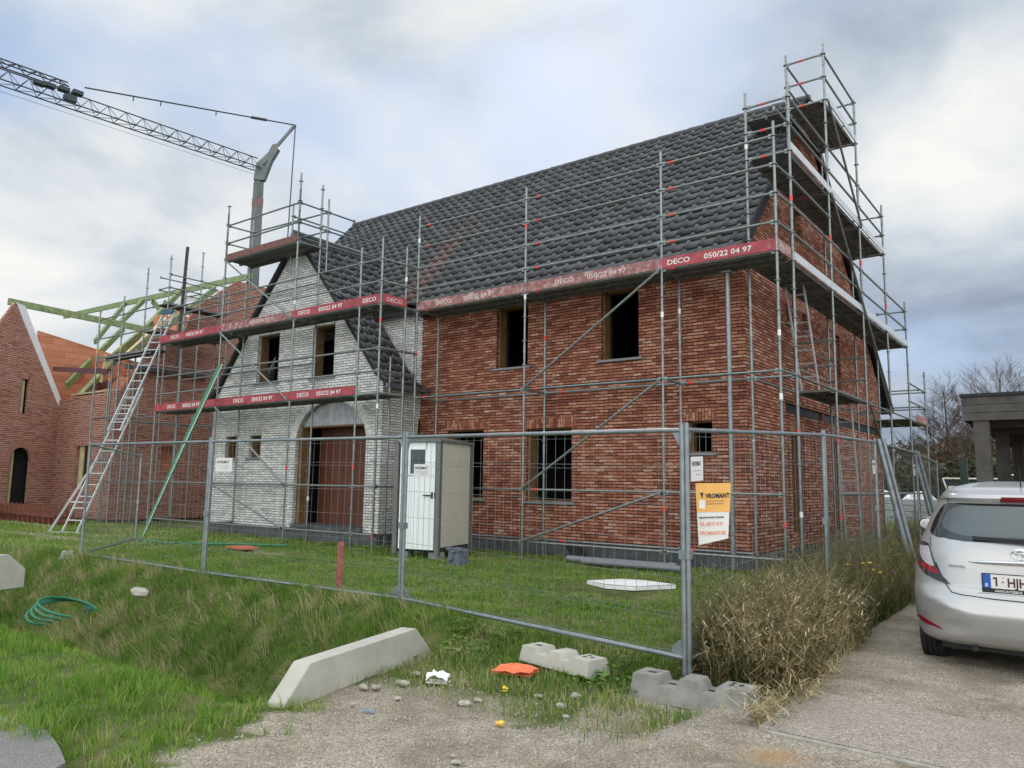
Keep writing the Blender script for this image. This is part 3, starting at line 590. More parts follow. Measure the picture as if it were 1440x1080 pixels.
for i in range(9):
    t=13.6+i*st
    for a,b in((0,2),(1,2)): w.tube(ch2(t,a),ch2(t+st/2,b),.032,5); w.tube(ch2(t+st/2,b),ch2(t+st,a),.032,5)
c0=T+JD*14.0
for d in(0,.8,1.6,2.2): w.obox(c0+JD*(d-1)+V((0,0,.9-.1*d)),JD*.3,JS*.25,V((0,0,.12)))
w.obox(c0+JD*-.6+V((0,0,.35)),JD*.35,JS*.25,V((0,0,.2)))
w.obox(T+JD*18.5+V((0,0,1.6)),JD*.2,JS*.25,V((0,0,.14)))
w.build('folded_jib_section','craned',CR)
A=V((-48.59,35.21,29.24)); 
w=MB(); w.tube(T+V((0,0,.2)),A,.13,8); w.tube(T+V((0,0,.2))+JS*.5,A,.09,8); w.build('strut','crane',CR)
w=MB(); pe=T+JD*12.6+V((0,0,1.45)); w.tube(A,pe,.05,6); m_=A.lerp(pe,.22); w.tube(A.lerp(pe,.16),A.lerp(pe,.24),.11,8)
for f in(.42,.68,.80): w.tube(A.lerp(pe,f),A.lerp(pe,f)-V((0,0,.35)),.04,5)
w.tube(A,V((-48.9,35.0,3)),.03,5); w.tube(A+V((.1,0,0)),V((-49.0,35.1,3)),.02,5); w.tube(T+V((0,0,-.6)),T+JD*24+V((0,0,-.7)),.012,4)
w.build('cable','craned',CR)
# ------------------------------------------------------------------ scaffolding
R=.0242
def standard(par,x,y,z0,z1,zr=.38,marks=(),base=True,name='standard'):
    m=MB(); m.tube((x,y,z0),(x,y,z1),R,10)
    z=zr
    while z<z1-.02:
        if z>z0+.02: m.tube((x,y,z-.005),(x,y,z+.005),.055,8)
        z+=.5
    z=zr+1.75
    while z<z1-.3: m.tube((x,y,z-.0),(x,y,z+.16),R*1.22,10); z+=2
    for c,zz in marks: m.tube((x,y,zz),(x,y,zz+.10),R*1.18,10,mi={'r':1,'w':2,'o':3}[c])
    if base: m.box(x-.075,x+.075,y-.075,y+.075,z0-.006,z0+.006); 
    o=m.build(name,['galv','redm','whm','orm'],par,smooth=True); return o
def ledger(par,p,q,name='ledger',mark=None,r=R*.95):
    m=MB(); p,q=V(p),V(q); d=(q-p).normalized(); m.tube(p+d*.03,q-d*.03,r,8)
    for e,s in((p,1),(q,-1)): m.obox(e+d*s*.055,d*.03,V((0,0,.038)),d.cross(V((0,0,1))).normalized()*.012 if abs(d.z)<.9 else V((.012,0,0)))
    if mark: c=p.lerp(q,mark); m.tube(c-d*.05,c+d*.05,r*1.1,8,mi=1)
    return m.build(name,['galv','redm'],par,smooth=True)
def deck(par,x0,x1,y0,y1,z,along='x',n=2,name='deck'):
    m=MB()
    if along=='x':
        wd=(y1-y0)/n
        for i in range(n):
            a,b=y0+i*wd+.008,y0+(i+1)*wd-.008
            m.box(x0,x1,a,b,z-.012,z+.006); m.box(x0,x1,a,a+.012,z-.065,z-.012); m.box(x0,x1,b-.012,b,z-.065,z-.012)
            k=int((x1-x0)/.11)
            for j in range(1,k): m.box(x0+j*.11-.012,x0+j*.11+.012,a+.04,b-.04,z-.022,z-.0121)
    else:
        wd=(x1-x0)/n
        for i in range(n):
            a,b=x0+i*wd+.008,x0+(i+1)*wd-.008
            m.box(a,b,y0,y1,z-.012,z+.006); m.box(a,a+.012,y0,y1,z-.065,z-.012); m.box(b-.012,b,y0,y1,z-.065,z-.012)
            k=int((y1-y0)/.11)
            for j in range(1,k): m.box(a+.04,b-.04,y0+j*.11-.012,y0+j*.11+.012,z-.022,z-.0121)
            for f in(.3,.62,.9): m.box(a+.02,b-.02,y0+(y1-y0)*f,y0+(y1-y0)*f+.04,z-.05,z-.0222)
    return m.build(name,'deckm',par)
def toe(par,p,q,z,mat='toe',txt=None,tmat='ink_w',h=.20,nrm=(0,-1,0),size=.135,start=.35,gap=None):
    m=MB(); p,q=V(p),V(q); d=(q-p).normalized(); n=V(nrm)
    m.obox((p+q)/2+V((0,0,z+h/2+.01)),(q-p)/2-d*.012,n*.012,(0,0,h/2)); o=m.build('toe_board',mat,par,bevel=.003)
    if txt:
        X=d if d.cross(V((0,0,1))).dot(n)>0 else -d; st=p if X.dot(d)>0 else q
        for s,off in txt:
            text(s,size,tmat,o,frame(st+X*off+n*.0135+V((0,0,z+.062)),X,(0,0,1)),name='lettering',ext=.001,bold=.0012,sx=1.18)
    return o
DT=[('DECO',.62),('050/22 04 97',1.42)]
Z1,Z2,Z3,Z0=5.38,3.38,1.38,.36
# facade scaffold
S=thing('scaffold',(-8,12.8,0),'long steel tube scaffold along the red brick front with red lettered boards below the tiles','scaffold','scaffolds round the brick house')
XO=[-12.19,-9.12,-6.05,-3.97]
for i,x in enumerate(XO):
    standard(S,x,12.42,.03,7.64,marks={0:[('r',4.35),('w',7.0)],1:[('r',6.75),('w',5.25)],2:[('w',4.5),('r',1.05)],3:[('w',3.95),('r',.85),('w',2.9)]}[i])
for i,x in enumerate([-12.19,-9.12,-6.05]):
    standard(S,x,13.15,.03,5.36,marks=[('r',4.5)] if i==1 else ([('w',4.7)] if i==2 else ()))
standard(S,-4.70,13.15,.03,8.68,marks=[('w',2.2),('w',7.6)])
for a,b in zip(XO,XO[1:]):
    for z in(Z1,Z1+.5,Z1+1,Z1+1.5,Z1+2,Z2,Z3): ledger(S,(a,12.42,z),(b,12.42,z),mark=random.choice([None,.1,.1]) )
    ledger(S,(a,12.42,Z0),(b,12.42,Z0-.0),mark=None)
XI=[-12.19,-9.12,-6.05,-4.70]
for a,b in zip(XI,XI[1:]):
    for z in(Z2,Z0): ledger(S,(a,13.15,z),(b,13.15,z),mark=.15)
for x in(-12.19,-9.12,-6.05):
    for z in(Z1,Z2,Z0): ledger(S,(x,12.42,z),(x,13.15,z),name='transom')
for a,b in zip(XO,XO[1:]): deck(S,a+.03,b-.03,12.46,13.12,Z1+.03)
toe(S,(XO[0],12.40,0),(XO[1],12.40,0),Z1,'toef',DT,'ink_wf')
toe(S,(XO[1],12.40,0),(XO[2],12.40,0),Z1,'toef',[('DECO',.75),('050/22 04 97',1.5)],'ink_wf')
toe(S,(XO[2],12.40,0),(XO[3],12.40,0),Z1,'toe',[('DECO',.12),('050/22 04 97',.82)],'ink_w')
toe(S,(-3.95,12.44,0),(-3.95,13.1,0),Z1,'toef',[('DECO',.12)],'ink_wf',nrm=(1,0,0),size=.12)
for p,q in(((-9.12,12.36,Z2),(-6.05,12.36,Z1)),((-9.12,12.36,Z3),(-6.05,12.36,Z2)),((-9.12,12.36,Z0),(-6.05,12.36,Z3))): ledger(S,p,q,name='brace',r=R)
# side scaffold
S=thing('scaffold',(-4.3,18,0),'tall stepped scaffold climbing the right-hand gable wall of the brick house up to the ridge','scaffold','scaffolds round the brick house')
YS=[13.15,15.62,18.15,20.66,23.15]
tops=[8.65,10.6,10.45,8.68,6.65]
for i,(y,t) in enumerate(zip(YS,tops)):
    standard(S,-3.93,y,.05,t,marks={0:[('r',2.35),('r',6.45),('w',1.0)],1:[('r',2.35),('r',6.4),('r',.9)],2:[('r',6.5)],3:[('r',6.0)],4:[]}[i])
    if i>0: standard(S,-4.69,y,.05,[0,10.6,10.45,8.0,6.3][i])
for i in range(4):
    a,b=YS[i],YS[i+1]
    lv=[Z1+.5,Z1+1,Z2,Z0]
    if i>0: lv.append(Z3)
    if i<3: lv+=[Z1+2.5,Z1+3]
    if i==1: lv+=[Z1+4.5,Z1+5]
    if i in(0,): lv+=[Z1+1.5]
    for z in lv: ledger(S,(-3.93,a,z),(-3.93,b,z))
    for z in ([Z2,Z1+.5] if i!=1 else [Z2,Z2+.5,Z2+1,Z1+.5,Z1+4.5,Z1+5]): ledger(S,(-4.69,a,z),(-4.69,b,z))
    deck(S,-4.66,-3.96,a+.02,b-.02,Z1+.03,'y'); toe(S,(-3.91,a,0),(-3.91,b,0),Z1,'alu',nrm=(1,0,0),h=.15)
    if i<3: deck(S,-4.66,-3.96,a+.02,b-.02,Z1+2.03,'y'); toe(S,(-3.91,a,0),(-3.91,b,0),Z1+2,'alu',nrm=(1,0,0),h=.15)
    if i==1: deck(S,-4.66,-3.96,a+.02,b-.02,Z1+4.03,'y'); toe(S,(-3.91,a,0),(-3.91,b,0),Z1+4,'alu',nrm=(1,0,0),h=.15)
deck(S,-5.6,-4.72,15.7,18.1,Z1+4.03,'y'); deck(S,-4.66,-3.96,15.62,18.1,Z2+.03,'y')
for y,z in((15.62,Z1+5),(15.62,Z1+4.5),(15.62,Z1+4),(18.15,Z1+5),(18.15,Z1+4.5),(18.15,Z1+4),(13.15,Z1+3),(13.15,Z1+2.5),(13.15,Z1+2),(20.66,Z1+3),(20.66,Z1+2.5),(20.66,Z1+2),(23.15,Z1+1),(23.15,Z1+.5),(23.15,Z1),(13.15,Z2),(15.62,Z2+.5),(15.62,Z2+1),(15.62,Z2),(18.15,Z2+.5),(18.15,Z2+1),(18.15,Z2),(18.15,Z1),(15.62,Z1),(15.62,Z1+2),(18.15,Z1+2),(20.66,Z1),(20.66,Z2)):
    ledger(S,(-4.69,y,z),(-3.93,y,z),name='transom',mark=.4 if y in(13.15,15.62) and z>Z1+1.9 else None)
for z in(Z1+.5,Z1+1,Z1+1.5,Z1+2.5,Z2): ledger(S,(-3.96,12.42,z),(-3.93,13.15,z),name='transom')
for p,q in(((15.62,Z1+4),(18.15,Z1+2)),((15.62,Z1+2),(18.15,Z1)),((18.15,Z1),(20.66,Z2)),((18.15,Z2),(20.66,Z3)),((20.66,Z3),(21.2,Z0))):
    ledger(S,(-3.87,p[0],p[1]),(-3.87,q[0],q[1]),name='brace',r=R)
def ladder(par,a,b,wv,rungs,wd=.40,name='ladder',mat='ladder',rr=.016):
    a,b,wv=V(a),V(b),V(wv).normalized()*wd/2; m=MB()
    m.beam(a-wv,b-wv,.026,.055); m.beam(a+wv,b+wv,.026,.055)
    for i in range(1,rungs): c=a.lerp(b,i/rungs); m.tube(c-wv,c+wv,rr,6)
    return m.build(name,mat,par) if par is not None else m
ladder(S,(-4.45,15.75,Z2+.05),(-4.45,14.9,Z1+.1),(1,0,0),8,wd=.34,name='access_ladder')
ladder(S,(-4.40,18.6,.1),(-4.40,18.0,Z2+.1),(1,0,0),13,wd=.34,name='access_ladder')
# rear low scaffold
S=thing('scaffold',(-4.6,25,0),'low scaffold bay at the rear corner of the brick house with a small deck','scaffold','scaffolds round the brick house')
for x in(-3.93,-5.6,-7.0): standard(S,x,25.66,.05,5.0 if x>-4 else 5.4,base=True)
for x in(-5.6,-7.0): standard(S,x,24.9,.05,5.8)
for z in(Z2,Z2+.5,Z2+1,Z3): ledger(S,(-3.93,23.15,z),(-3.93,25.66,z)); ledger(S,(-5.6,24.9,z),(-3.93,24.9,z)) if z!=Z3 else None; ledger(S,(-5.6,25.66,z),(-3.93,25.66,z)); ledger(S,(-7.0,25.66,z),(-5.6,25.66,z))
deck(S,-5.55,-3.96,23.3,25.6,Z2+.03,'y',3); toe(S,(-3.91,24.0,0),(-3.91,25.66,0),Z2,'toef',nrm=(1,0,0))
deck(S,-7.6,-5.6,24.9,25.6,2.5,'x',2)
# annex scaffold
S=thing('scaffold',(-16.5,11.7,0),'scaffold wrapped round the white brick gable with two levels of red lettered boards','scaffold','scaffolds round the brick house')
XA=[-21.55,-18.42,-15.32,-12.96,-12.27]
mk={-21.55:[],-18.42:[('r',5.5)],-15.32:[('w',5.75),('r',1.72)],-12.96:[('r',4.2),('r',1.75)],-12.27:[('r',4.95),('w',3.05),('r',.3)]}
for x in XA:
    standard(S,x,11.37,.03,{-21.55:6.2,-18.42:8.9,-15.32:9.1,-12.96:6.75,-12.27:6.9}[x],marks=mk[x])
XN=[-21.55,-18.42,-15.32]
for x in XN: standard(S,x,12.05,.03,7.1 if x!=-15.32 else 9.0,marks=[('w',1.0)] if x==-15.32 else ())
standard(S,-12.2,12.05,.03,6.8,marks=[('w',6.0)]); standard(S,-12.62,12.05,.03,4.3,base=True)
for a,b in zip(XA,XA[1:]):
    for z in(Z1,Z1+.5,Z1+1,Z2,Z2+.5,Z2+1,Z3,Z0): ledger(S,(a,11.37,z),(b,11.37,z))
    deck(S,a+.03,b-.03,11.41,12.02,Z1+.03); deck(S,a+.03,b-.03,11.41,12.02,Z2+.03)
for a,b in zip(XN,XN[1:]):
    for z in(Z2+1.0,Z3,Z1+1.05): ledger(S,(a,12.05,z),(b,12.05,z))
for x in XN+[-12.27]:
    for z in(Z1,Z2,Z0): ledger(S,(x,11.37,z),(x,12.05,z),name='transom')
for z in(Z1,Z1+.5,Z1+1,Z2,Z2+.5,Z2+1,Z3,Z0): ledger(S,(-12.27,11.37,z),(-12.2,12.05,z)); ledger(S,(-12.2,12.05,z),(-12.19,12.42,z))
toe(S,(XA[0],11.35,0),(XA[1],11.35,0),Z1,'toe',DT,'ink_w'); toe(S,(XA[1],11.35,0),(XA[2],11.35,0),Z1,'toef',[('050/22 04 97',1.3)],'ink_wf'); toe(S,(XA[2],11.35,0),(XA[3],11.35,0),Z1,'toe',[('DECO',.2),('050/22 04 97',.95)],'ink_w')
toe(S,(XA[3],11.35,0),(XA[4],11.35,0),Z1,'toe',[('DECO',.12)],'ink_w'); toe(S,(-12.25,11.39,0),(-12.18,12.05,0),Z1,'toe',[('DECO',.1)],'ink_wf',nrm=(1,0,0))
toe(S,(XA[0],11.35,0),(XA[1],11.35,0),Z2,'toe',[('DECO',.7),('050/22 04 97',1.5)],'ink_w'); toe(S,(XA[1],11.35,0),(XA[2],11.35,0),Z2,'toe',[('DECO',.8),('050/22 04 97',1.6)],'ink_w'); toe(S,(XA[2],11.35,0),(XA[3],11.35,0),Z2,'toe',[('DECO',.3),('050/22 04 97',1.02)],'ink_w')
for z,zz in((Z1+2,Z1),(Z1,Z2),(Z2,Z3),(Z3,Z0)): ledger(S,(-18.42,11.31,z),(-15.32,11.31,zz),name='brace',r=R)
# top platform of the annex
S=thing('scaffold',(-16.8,11.8,7.33),'guard-railed scaffold platform above the peak of the white brick gable','scaffold','scaffolds round the brick house')
PZ=7.33
for x,y in((-18.42,11.37),(-15.32,11.37)): standard(S,x,y,PZ+.02,PZ+1.35,zr=PZ-.5+.0,base=False)
for x,y in((-18.35,12.1),(-15.30,12.25),(-16.3,11.9),): standard(S,x,y,PZ-.6,PZ+1.35,zr=PZ,base=False)
for z in(PZ+.5,PZ+1.0):
    ledger(S,(-18.42,11.37,z),(-15.32,11.37,z)); ledger(S,(-18.35,12.1,z-.0),(-15.30,12.25,z)); ledger(S,(-18.42,11.37,z),(-18.35,12.1,z)); ledger(S,(-15.32,11.37,z),(-15.30,12.25,z)); ledger(S,(-15.30,12.25,z),(-15.28,13.15,z)); ledger(S,(-16.3,11.9,z),(-16.2,15.2,z))
ledger(S,(-18.42,11.37,PZ),(-15.32,11.37,PZ)); ledger(S,(-15.32,11.37,PZ),(-15.3,12.25,PZ))
deck(S,-18.4,-15.35,11.41,12.15,PZ+.03,'x',2); toe(S,(-18.42,11.35,0),(-15.32,11.35,0),PZ,'toeb',nrm=(0,-1,0),h=.17)
for x in (-16.9,): one_m=MB()
m=MB(); m.ball((-16.45,11.7,PZ+.16),.13,(1.1,1.5,.8),12,jit=.03); one(m,'ridge_cap','tile','single dark ridge cap tile left on the top platform','roof tile')
m=MB(); m.box(-17.5,-17.3,11.6,11.75,PZ+.04,PZ+.13); m.box(-17.35,-17.1,11.62,11.75,PZ+.04,PZ+.10); one(m,'brick_pile','toeb','few loose red bricks on the top platform','bricks')
# left house scaffold
S=thing('scaffold',(-24.9,14,0),'scaffold in the gap between the unfinished house and the white gable','scaffold')
for x,y,t in((-24.6,13.15,9.0),(-24.6,14.3,9.4),(-25.3,12.75,8.6),(-25.3,14.1,8.9),(-24.6,12.0,5.2),(-25.3,15.4,8.3),(-24.6,15.4,8.2),(-25.3,11.75,4.9)): standard(S,x,y,.05,t,marks=[('o',4.6)] if t<6 else ())
for x in(-24.6,-25.3):
    for z in(8.35,7.9,6.35,5.2,3.3,1.35): 
        y0=13.15 if z>6 else 12.0
        ledger(S,(x,y0,z),(x,15.4,z)); 
for y in(13.15,14.3,15.4):
    for z in(7.9,7.35,5.8,3.3): ledger(S,(-25.3,y,z),(-24.6,y,z),name='transom')
deck(S,-25.27,-24.63,13.2,15.4,7.38,'y'); deck(S,-25.27,-24.63,12.8,15.4,6.38,'y'); 
m=MB(); m.beam((-24.9,13.75,5.3),(-24.6,13.7,9.45),.09,.06,up=(1,0,0)); m.build('timber_post','woodgrey',S)
toe(S,(-24.58,12.8,0),(-24.58,15.4,0),6.3,'toeb',nrm=(1,0,0),h=.15)
# scaffold in front of the unfinished house wall (left)
S=thing('scaffold',(-26.5,11.7,0),'scaffold with bare rails in front of the unfinished house wall, behind the ladder','scaffold')
XL=[-28.2,-26.2,-24.0]
for x in(-25.75,-24.2): standard(S,x,11.5,.05,6.9 if x<-25 else 7.2,marks=[('o',5.5)])
for x in(-25.8,-24.3): standard(S,x,12.05,.05,5.6)
for z in(6.6,5.95,5.2,3.35,2.0): ledger(S,(-25.75,11.5,z),(-24.2,11.5,z)); ledger(S,(-24.2,11.5,z),(-22.3,11.5,z)) if z>3 else None
for z in(3.35,1.35): ledger(S,(-25.8,12.05,z),(-22.5,12.05,z))
deck(S,-25.7,-22.4,11.5,12.05,5.35,'x')

# posts
m=MB(); m.tube((-5.01,12.90,.1),(-5.01,12.90,5.28),.042,12); m.box(-5.1,-4.92,12.82,12.98,5.27,5.30); m.tube((-5.01,12.9,.1),(-5.01,12.9,.5),.05,12); one(m,'steel_prop','galv','single galvanised steel prop standing close to the right corner of the brick house','steel prop',smooth=True)
m=MB(); m.tube((-12.55,12.78,.05),(-12.55,12.78,5.28),.03,10); m.box(-12.62,-12.48,12.7,12.85,5.27,5.29); one(m,'steel_prop','galv','slim steel prop in the inner corner between white and red brick walls','steel prop',smooth=True)

# ------------------------------------------------------------------ mesh fence panels
def fence(P,Q,label,signs=(),zP=(0,2),zQ=(0,2),lean=(0,0),wirestep=.115,gusset=(1,1),fmat='galv2'):
    """P,Q (x,y) ; zP (bottom,top)"""
    t=thing('mesh_fence',(P[0],P[1],zP[0]),label,'fence','mesh fence panels round the building site')
    P0=V((P[0],P[1],zP[0]));P1=V((P[0]+lean[0],P[1]+lean[1],zP[1]));Q0=V((Q[0],Q[1],zQ[0]));Q1=V((Q[0]+lean[0],Q[1]+lean[1],zQ[1]))
    d=(Q0-P0).normalized(); r=.0215; ins=.0225
    n=d.cross(V((0,0,1))).normalized()
    for a,b in((P0+d*ins,P1+d*ins),(Q0-d*ins,Q1-d*ins)):
        m=MB(); m.tube(a,b,r,12); m.tube(b-V((0,0,.001)),b+V((0,0,.01)),r*.8,8); 
        m.obox(a.lerp(b,.47),d*.028,n*.028,(0,0,.035))
        m.build('post',fmat,t,smooth=True)
    Pt,Qt=P1+d*ins-V((0,0,.05)),Q1-d*ins-V((0,0,.05)); Pb,Qb=P0+d*ins+V((0,0,.13)),Q0-d*ins+V((0,0,.13))
    m=MB(); m.tube(Pt,Qt,r*.93,10); m.build('top_rail',fmat,t,smooth=True)
    m=MB(); m.tube(Pb,Qb,r*.93,10); m.build('bottom_rail',fmat,t,smooth=True)
    m=MB()
    for f,c,s in((gusset[0],Pt,1),(gusset[1],Qt,-1)):
        if f: m=MB(); m.prism([c+V((0,0,.02)),c+d*s*.11+V((0,0,.02)),c+V((0,0,-.17))],n*.006); m.build('corner_plate',fmat,t)
    for f,c,s in((gusset[0],Pb,1),(gusset[1],Qb,-1)):
        if f: m=MB(); m.prism([c+V((0,0,-.02)),c+d*s*.13+V((0,0,-.02)),c+d*s*.11+V((0,0,.07)),c+d*s*.05+V((0,0,.13)),c+V((0,0,.15))],n*.006); m.build('corner_plate',fmat,t)
    m=MB(); L=(Qt-Pt).length; k=int(L/wirestep)
    for i in range(1,k):
        f=i/k; a=Pb.lerp(Qb,f); b=Pt.lerp(Qt,f); m.tube(a,b,.0017,4)
    for f in(.02,.165,.185,.34,.50,.66,.82,.84,.97): a=Pb.lerp(Pt,f); b=Qb.lerp(Qt,f); m.tube(a,b,.0019,4)
    m.build('wire_mesh','wire',t)
    for u,zz,wd,hh,kind in signs:
        c=Pt.lerp(Qt,u); c.z=P0.z+zz; sg=MB(); s=V((0,0,1)); nn=n if n.y<0 or (abs(n.y)<.1 and n.x>0) else -n
        X=d if d.cross(V((0,0,1))).dot(nn)>0 else -d
        c=c+nn*.012
        sg.obox(c,X*wd/2,nn*.002,(0,0,hh/2)); so=sg.build('sign','signw',t)
        text('INTERMAT',hh*.27,'ink',so,frame(c-X*wd*.42+nn*.003+V((0,0,hh*.12)),X,s),ext=.0006,bold=.0006,sx=1.0*wd/(hh*1.75))
        sl_=MB(); sl_.obox(c+nn*.0028+V((0,0,-hh*.08)),X*wd*.33,nn*.0006,(0,0,.002)); sl_.obox(c+nn*.0028+V((0,0,-hh*.24))+X*wd*.1,X*wd*.2,nn*.0006,(0,0,.002)); sl_.build('rule_line','inkg',so)
    return t
FA=(-13.89,6.21);FB=(-10.0,6.13);FC=(-6.36,6.36);FD=(-2.66,5.84)
fence(FA,FB,'mesh fence panel at far left, in front of the ladder and the green chute',zP=(.07,2.10),zQ=(.07,2.07),gusset=(0,0))
fence(FB,FC,'mesh fence panel in front of the white brick gable, carrying a small white sign',signs=[(.085,1.62,.36,.19,0)],zP=(.07,2.07),zQ=(.06,2.06),gusset=(0,1))
fence(FC,FD,'mesh fence panel in front of the white site toilet and the red brick wall',signs=[(.085,1.56,.30,.15,0)],zP=(.06,2.06),zQ=(0.02,2.0),gusset=(1,1))
E1=(-2.50,9.3);E2=(-2.66,12.7);E3=(-2.68,16.2);E4=(-2.9,20.)
pn=fence((FD[0]+.012,FD[1]-.006),E1,'mesh fence panel behind the dry weeds, holding the orange and white sign',signs=[(.045,1.62,.22,.20,0)],zP=(.02,2.0),zQ=(.2,2.16),gusset=(1,0))
fence(E1,E2,'mesh fence panel in front of the gable wall between weeds and scaffold',zP=(.2,2.16),zQ=(.3,2.25),gusset=(0,0),signs=[(.93,1.62,.2,.2,0)])
fence(E2,E3,'leaning mesh fence panel beyond the gable, left of the parked car',zP=(.3,2.25),zQ=(.3,2.22),gusset=(0,0),signs=[(.9,1.55,.2,.2,0)])
fence(E3,E4,'farthest mesh fence panel on the right, running behind the silver car',zP=(.3,2.22),zQ=(.3,2.15),gusset=(0,0))
fence(FA,(-16.38,8.42),'mesh fence panel turning back from the far left post toward the houses',zP=(.07,2.10),zQ=(.07,2.0),gusset=(0,0))
# leaning struts behind the fence on the right
for i,(a,b) in enumerate([((-2.62,12.75,2.25),(-2.30,12.85,.5)),((-2.72,16.2,2.2),(-2.42,16.3,.6))]):
    m=MB(); m.tube(a,b,.045,10); m.tube(V(a)+V((.07,0,0)),V(b)+V((.07,0,0)),.03,10); one(m,'leaning_post','galv2',['leaning zinc fence strut nearer the gable wall','leaning zinc fence strut nearer the parked car'][i],'fence strut',smooth=True)
# orange / white sign
def on_fence(P,Q,u,z): return V((P[0]+(Q[0]-P[0])*u,P[1]+(Q[1]-P[1])*u,z))
# (sign hangs on the panel that runs back; it is turned slightly toward the road)
c0=V((-2.64,6.0,1.52)); X=V((.86,.50,0)).normalized(); s=V((0,0,1)); nn=X.cross(s)
sg=thing('site_sign',tuple(c0),'orange and white building company sign tied to the fence beside the corner post','sign')
Wd,Hh=.285,.50; up=(s+X*.0).normalized()
m=MB()
bl=c0+up*-Hh; 
m.prism([c0,c0+X*Wd+up*.008,c0+X*(Wd-.03)+up*(-Hh+.06),c0+X*.02-up*Hh],nn*-.004); m.build('board','signw',sg)
m=MB(); m.prism([c0+nn*.0015,c0+nn*.0015+X*Wd+up*.008,c0+nn*.0015+X*(Wd-.012)+up*(-.225),c0+nn*.0015+X*.009-up*.235],nn*.001); m.build('orange_field','signo',sg)
def st(t,x,z,size,mat,sx=1,bold=.0): text(t,size,mat,sg,frame(c0+X*x+up*z+nn*.0045,(X+s*.05),s),ext=.0004,bold=bold,sx=sx)
st('VROMANT',.080,-.120,.052,'ink',.76,.0022)
m=MB(); q=c0+nn*.0035+X*.036+up*-.075; m.prism([q,q+X*.028,q+X*.018-up*.05],nn*.001); m.build('emblem','ink',sg)
m=MB(); q=c0+nn*.003+X*.028+up*-.135; m.prism([q,q+X*.05,q+X*.044-up*.075,q-up*.065],nn*.001); m.build('emblem_mark','plas',sg)
st('BOUWEN EN WONEN',.085,-.150,.0145,'inkg',1.0); st('PROJECTEN OP MAAT',.085,-.172,.0145,'inkg',1.0)
st('VERBODEN DE WERF TE BETREDEN',.024,-.285,.0165,'ink',.76,.0006)
st('TEL. 050 71 19 91',.03,-.345,.042,'inko',.60,.001); st('VROMANT.BE',.03,-.418,.042,'inko',.80,.001)
# ------------------------------------------------------------------ fence feet
def foot(c,X,label,L=1.0,Wt=.24,mat='conc',tilt=0,group=None,hh=.15,zoff=0):
    """block with three raised pads, long axis X"""
    X=V(X).normalized(); Y=V((-X.y,X.x,0)); c=V(c); Z=V((0,0,1))
    if tilt: Z=(Z+X*tilt).normalized(); X=Y.cross(Z).normalized()
    m=MB()
    prof=[(-.5,0),(.5,0),(.485,1),(.24,1),(.215,.66),(.105,.66),(.07,1.05),(-.07,1.05),(-.105,.66),(-.245,.66),(-.27,1),(-.48,1)]
    lo=[c+X*(a*L)+Z*(b*hh)+Y*(-Wt/2+ (b*.03)) for a,b in prof]; hi=[c+X*(a*L)+Z*(b*hh)+Y*(Wt/2-(b*.03)) for a,b in prof]
    n=len(prof); tr=tessellate_polygon([lo]); m.add(lo+hi,[tuple(t) for t in tr]+[tuple(i+n for i in reversed(t)) for t in tr]+[(i,(i+1)%n,n+(i+1)%n,n+i) for i in range(n)])
    a=one(m,'fence_foot',mat,label,'fence foot',group,bevel=.008)
    a['_o']=tuple(a.location)
    m=MB()
    for f in(-.36,-.18,.16): m.obox(c+X*(f*L)+Z*(hh*(1.0 if f==-.36 else .66)+.001),X*.035,Y*.018,Z*.0015)
    for f,g in((.31,0),(.38,.03),(.31,.06)): m.tube(c+X*(f*L)+Y*g+Z*(hh-.01),c+X*(f*L)+Y*g+Z*(hh+.0015),.02,10)
    m.build('socket','blk',a); return a
foot((-2.50,5.60,-.118),(1,.02,0),'large grey concrete fence foot under the corner post by the weeds',L=.93,Wt=.29,hh=.185)
foot((-6.3,6.3,-.02),(1,.0,0),'grass-edged concrete fence foot under the post before the site toilet',L=.95,hh=.13)
foot((-9.7,6.35,-.04),(1,.15,0),'small concrete fence foot half hidden in grass left of centre',L=.7,hh=.11)
foot((-14.15,6.1,-.02),(.9,-.45,0),'grey concrete fence foot tipped beside the far left post',L=.75,hh=.2,tilt=.1)
foot((-12.9,6.7,-.03),(1,0,0),'dull concrete fence foot lying behind the far left panel',L=.5,hh=.14)
foot((-3.80,5.80,-.075),(1,-.22,0),'pale concrete fence foot lying loose beside the orange bag',L=.85,Wt=.28,mat='concw',hh=.13)
# ------------------------------------------------------------------ site toilet
n0=V((-10.05,10.97,.12)); sd=V((-.211,.977,0)).normalized(); dd=V((-.977,-.211,0)).normalized(); Z=V((0,0,1))
TL,TD,TH=1.28,.95,2.12
t=thing('site_toilet',tuple(n0),'white and cream panelled site toilet with small dark window before the brick wall','toilet cabin')
m=MB(); m.obox(n0+sd*TL/2+dd*TD/2+Z*(TH/2+.05),sd*(TL/2-.03),dd*(TD/2-.03),Z*TH/2); m.build('core','dark',t)
m=MB(); k=7
for i in range(k): m.obox(n0+sd*(.06+(i+.5)*(TL-.12)/k)-dd*.0+Z*(TH/2+.08),sd*((TL-.12)/k/2-.004),dd*.02,Z*(TH/2-.06))
m.build('side_panel','panel',t,bevel=.003)
m=MB(); wz=1.62
m.obox(n0+dd*TD/2+Z*(TH/2+.06)+sd*.035,dd*(TD/2-.07),sd*.01,Z*(TH/2-.06)); 
for i in range(7): m.obox(n0+dd*(.075+(i+.5)*(TD-.15)/7)+Z*(.70+.09)-sd*.0,dd*((TD-.15)/14-.004),sd*.018,Z*.70)
for i in range(7):
    a=.075+(i+.5)*(TD-.15)/7
    if not(.25<a<.70): m.obox(n0+dd*a+Z*1.82,dd*((TD-.15)/14-.004),sd*.018,Z*.32)
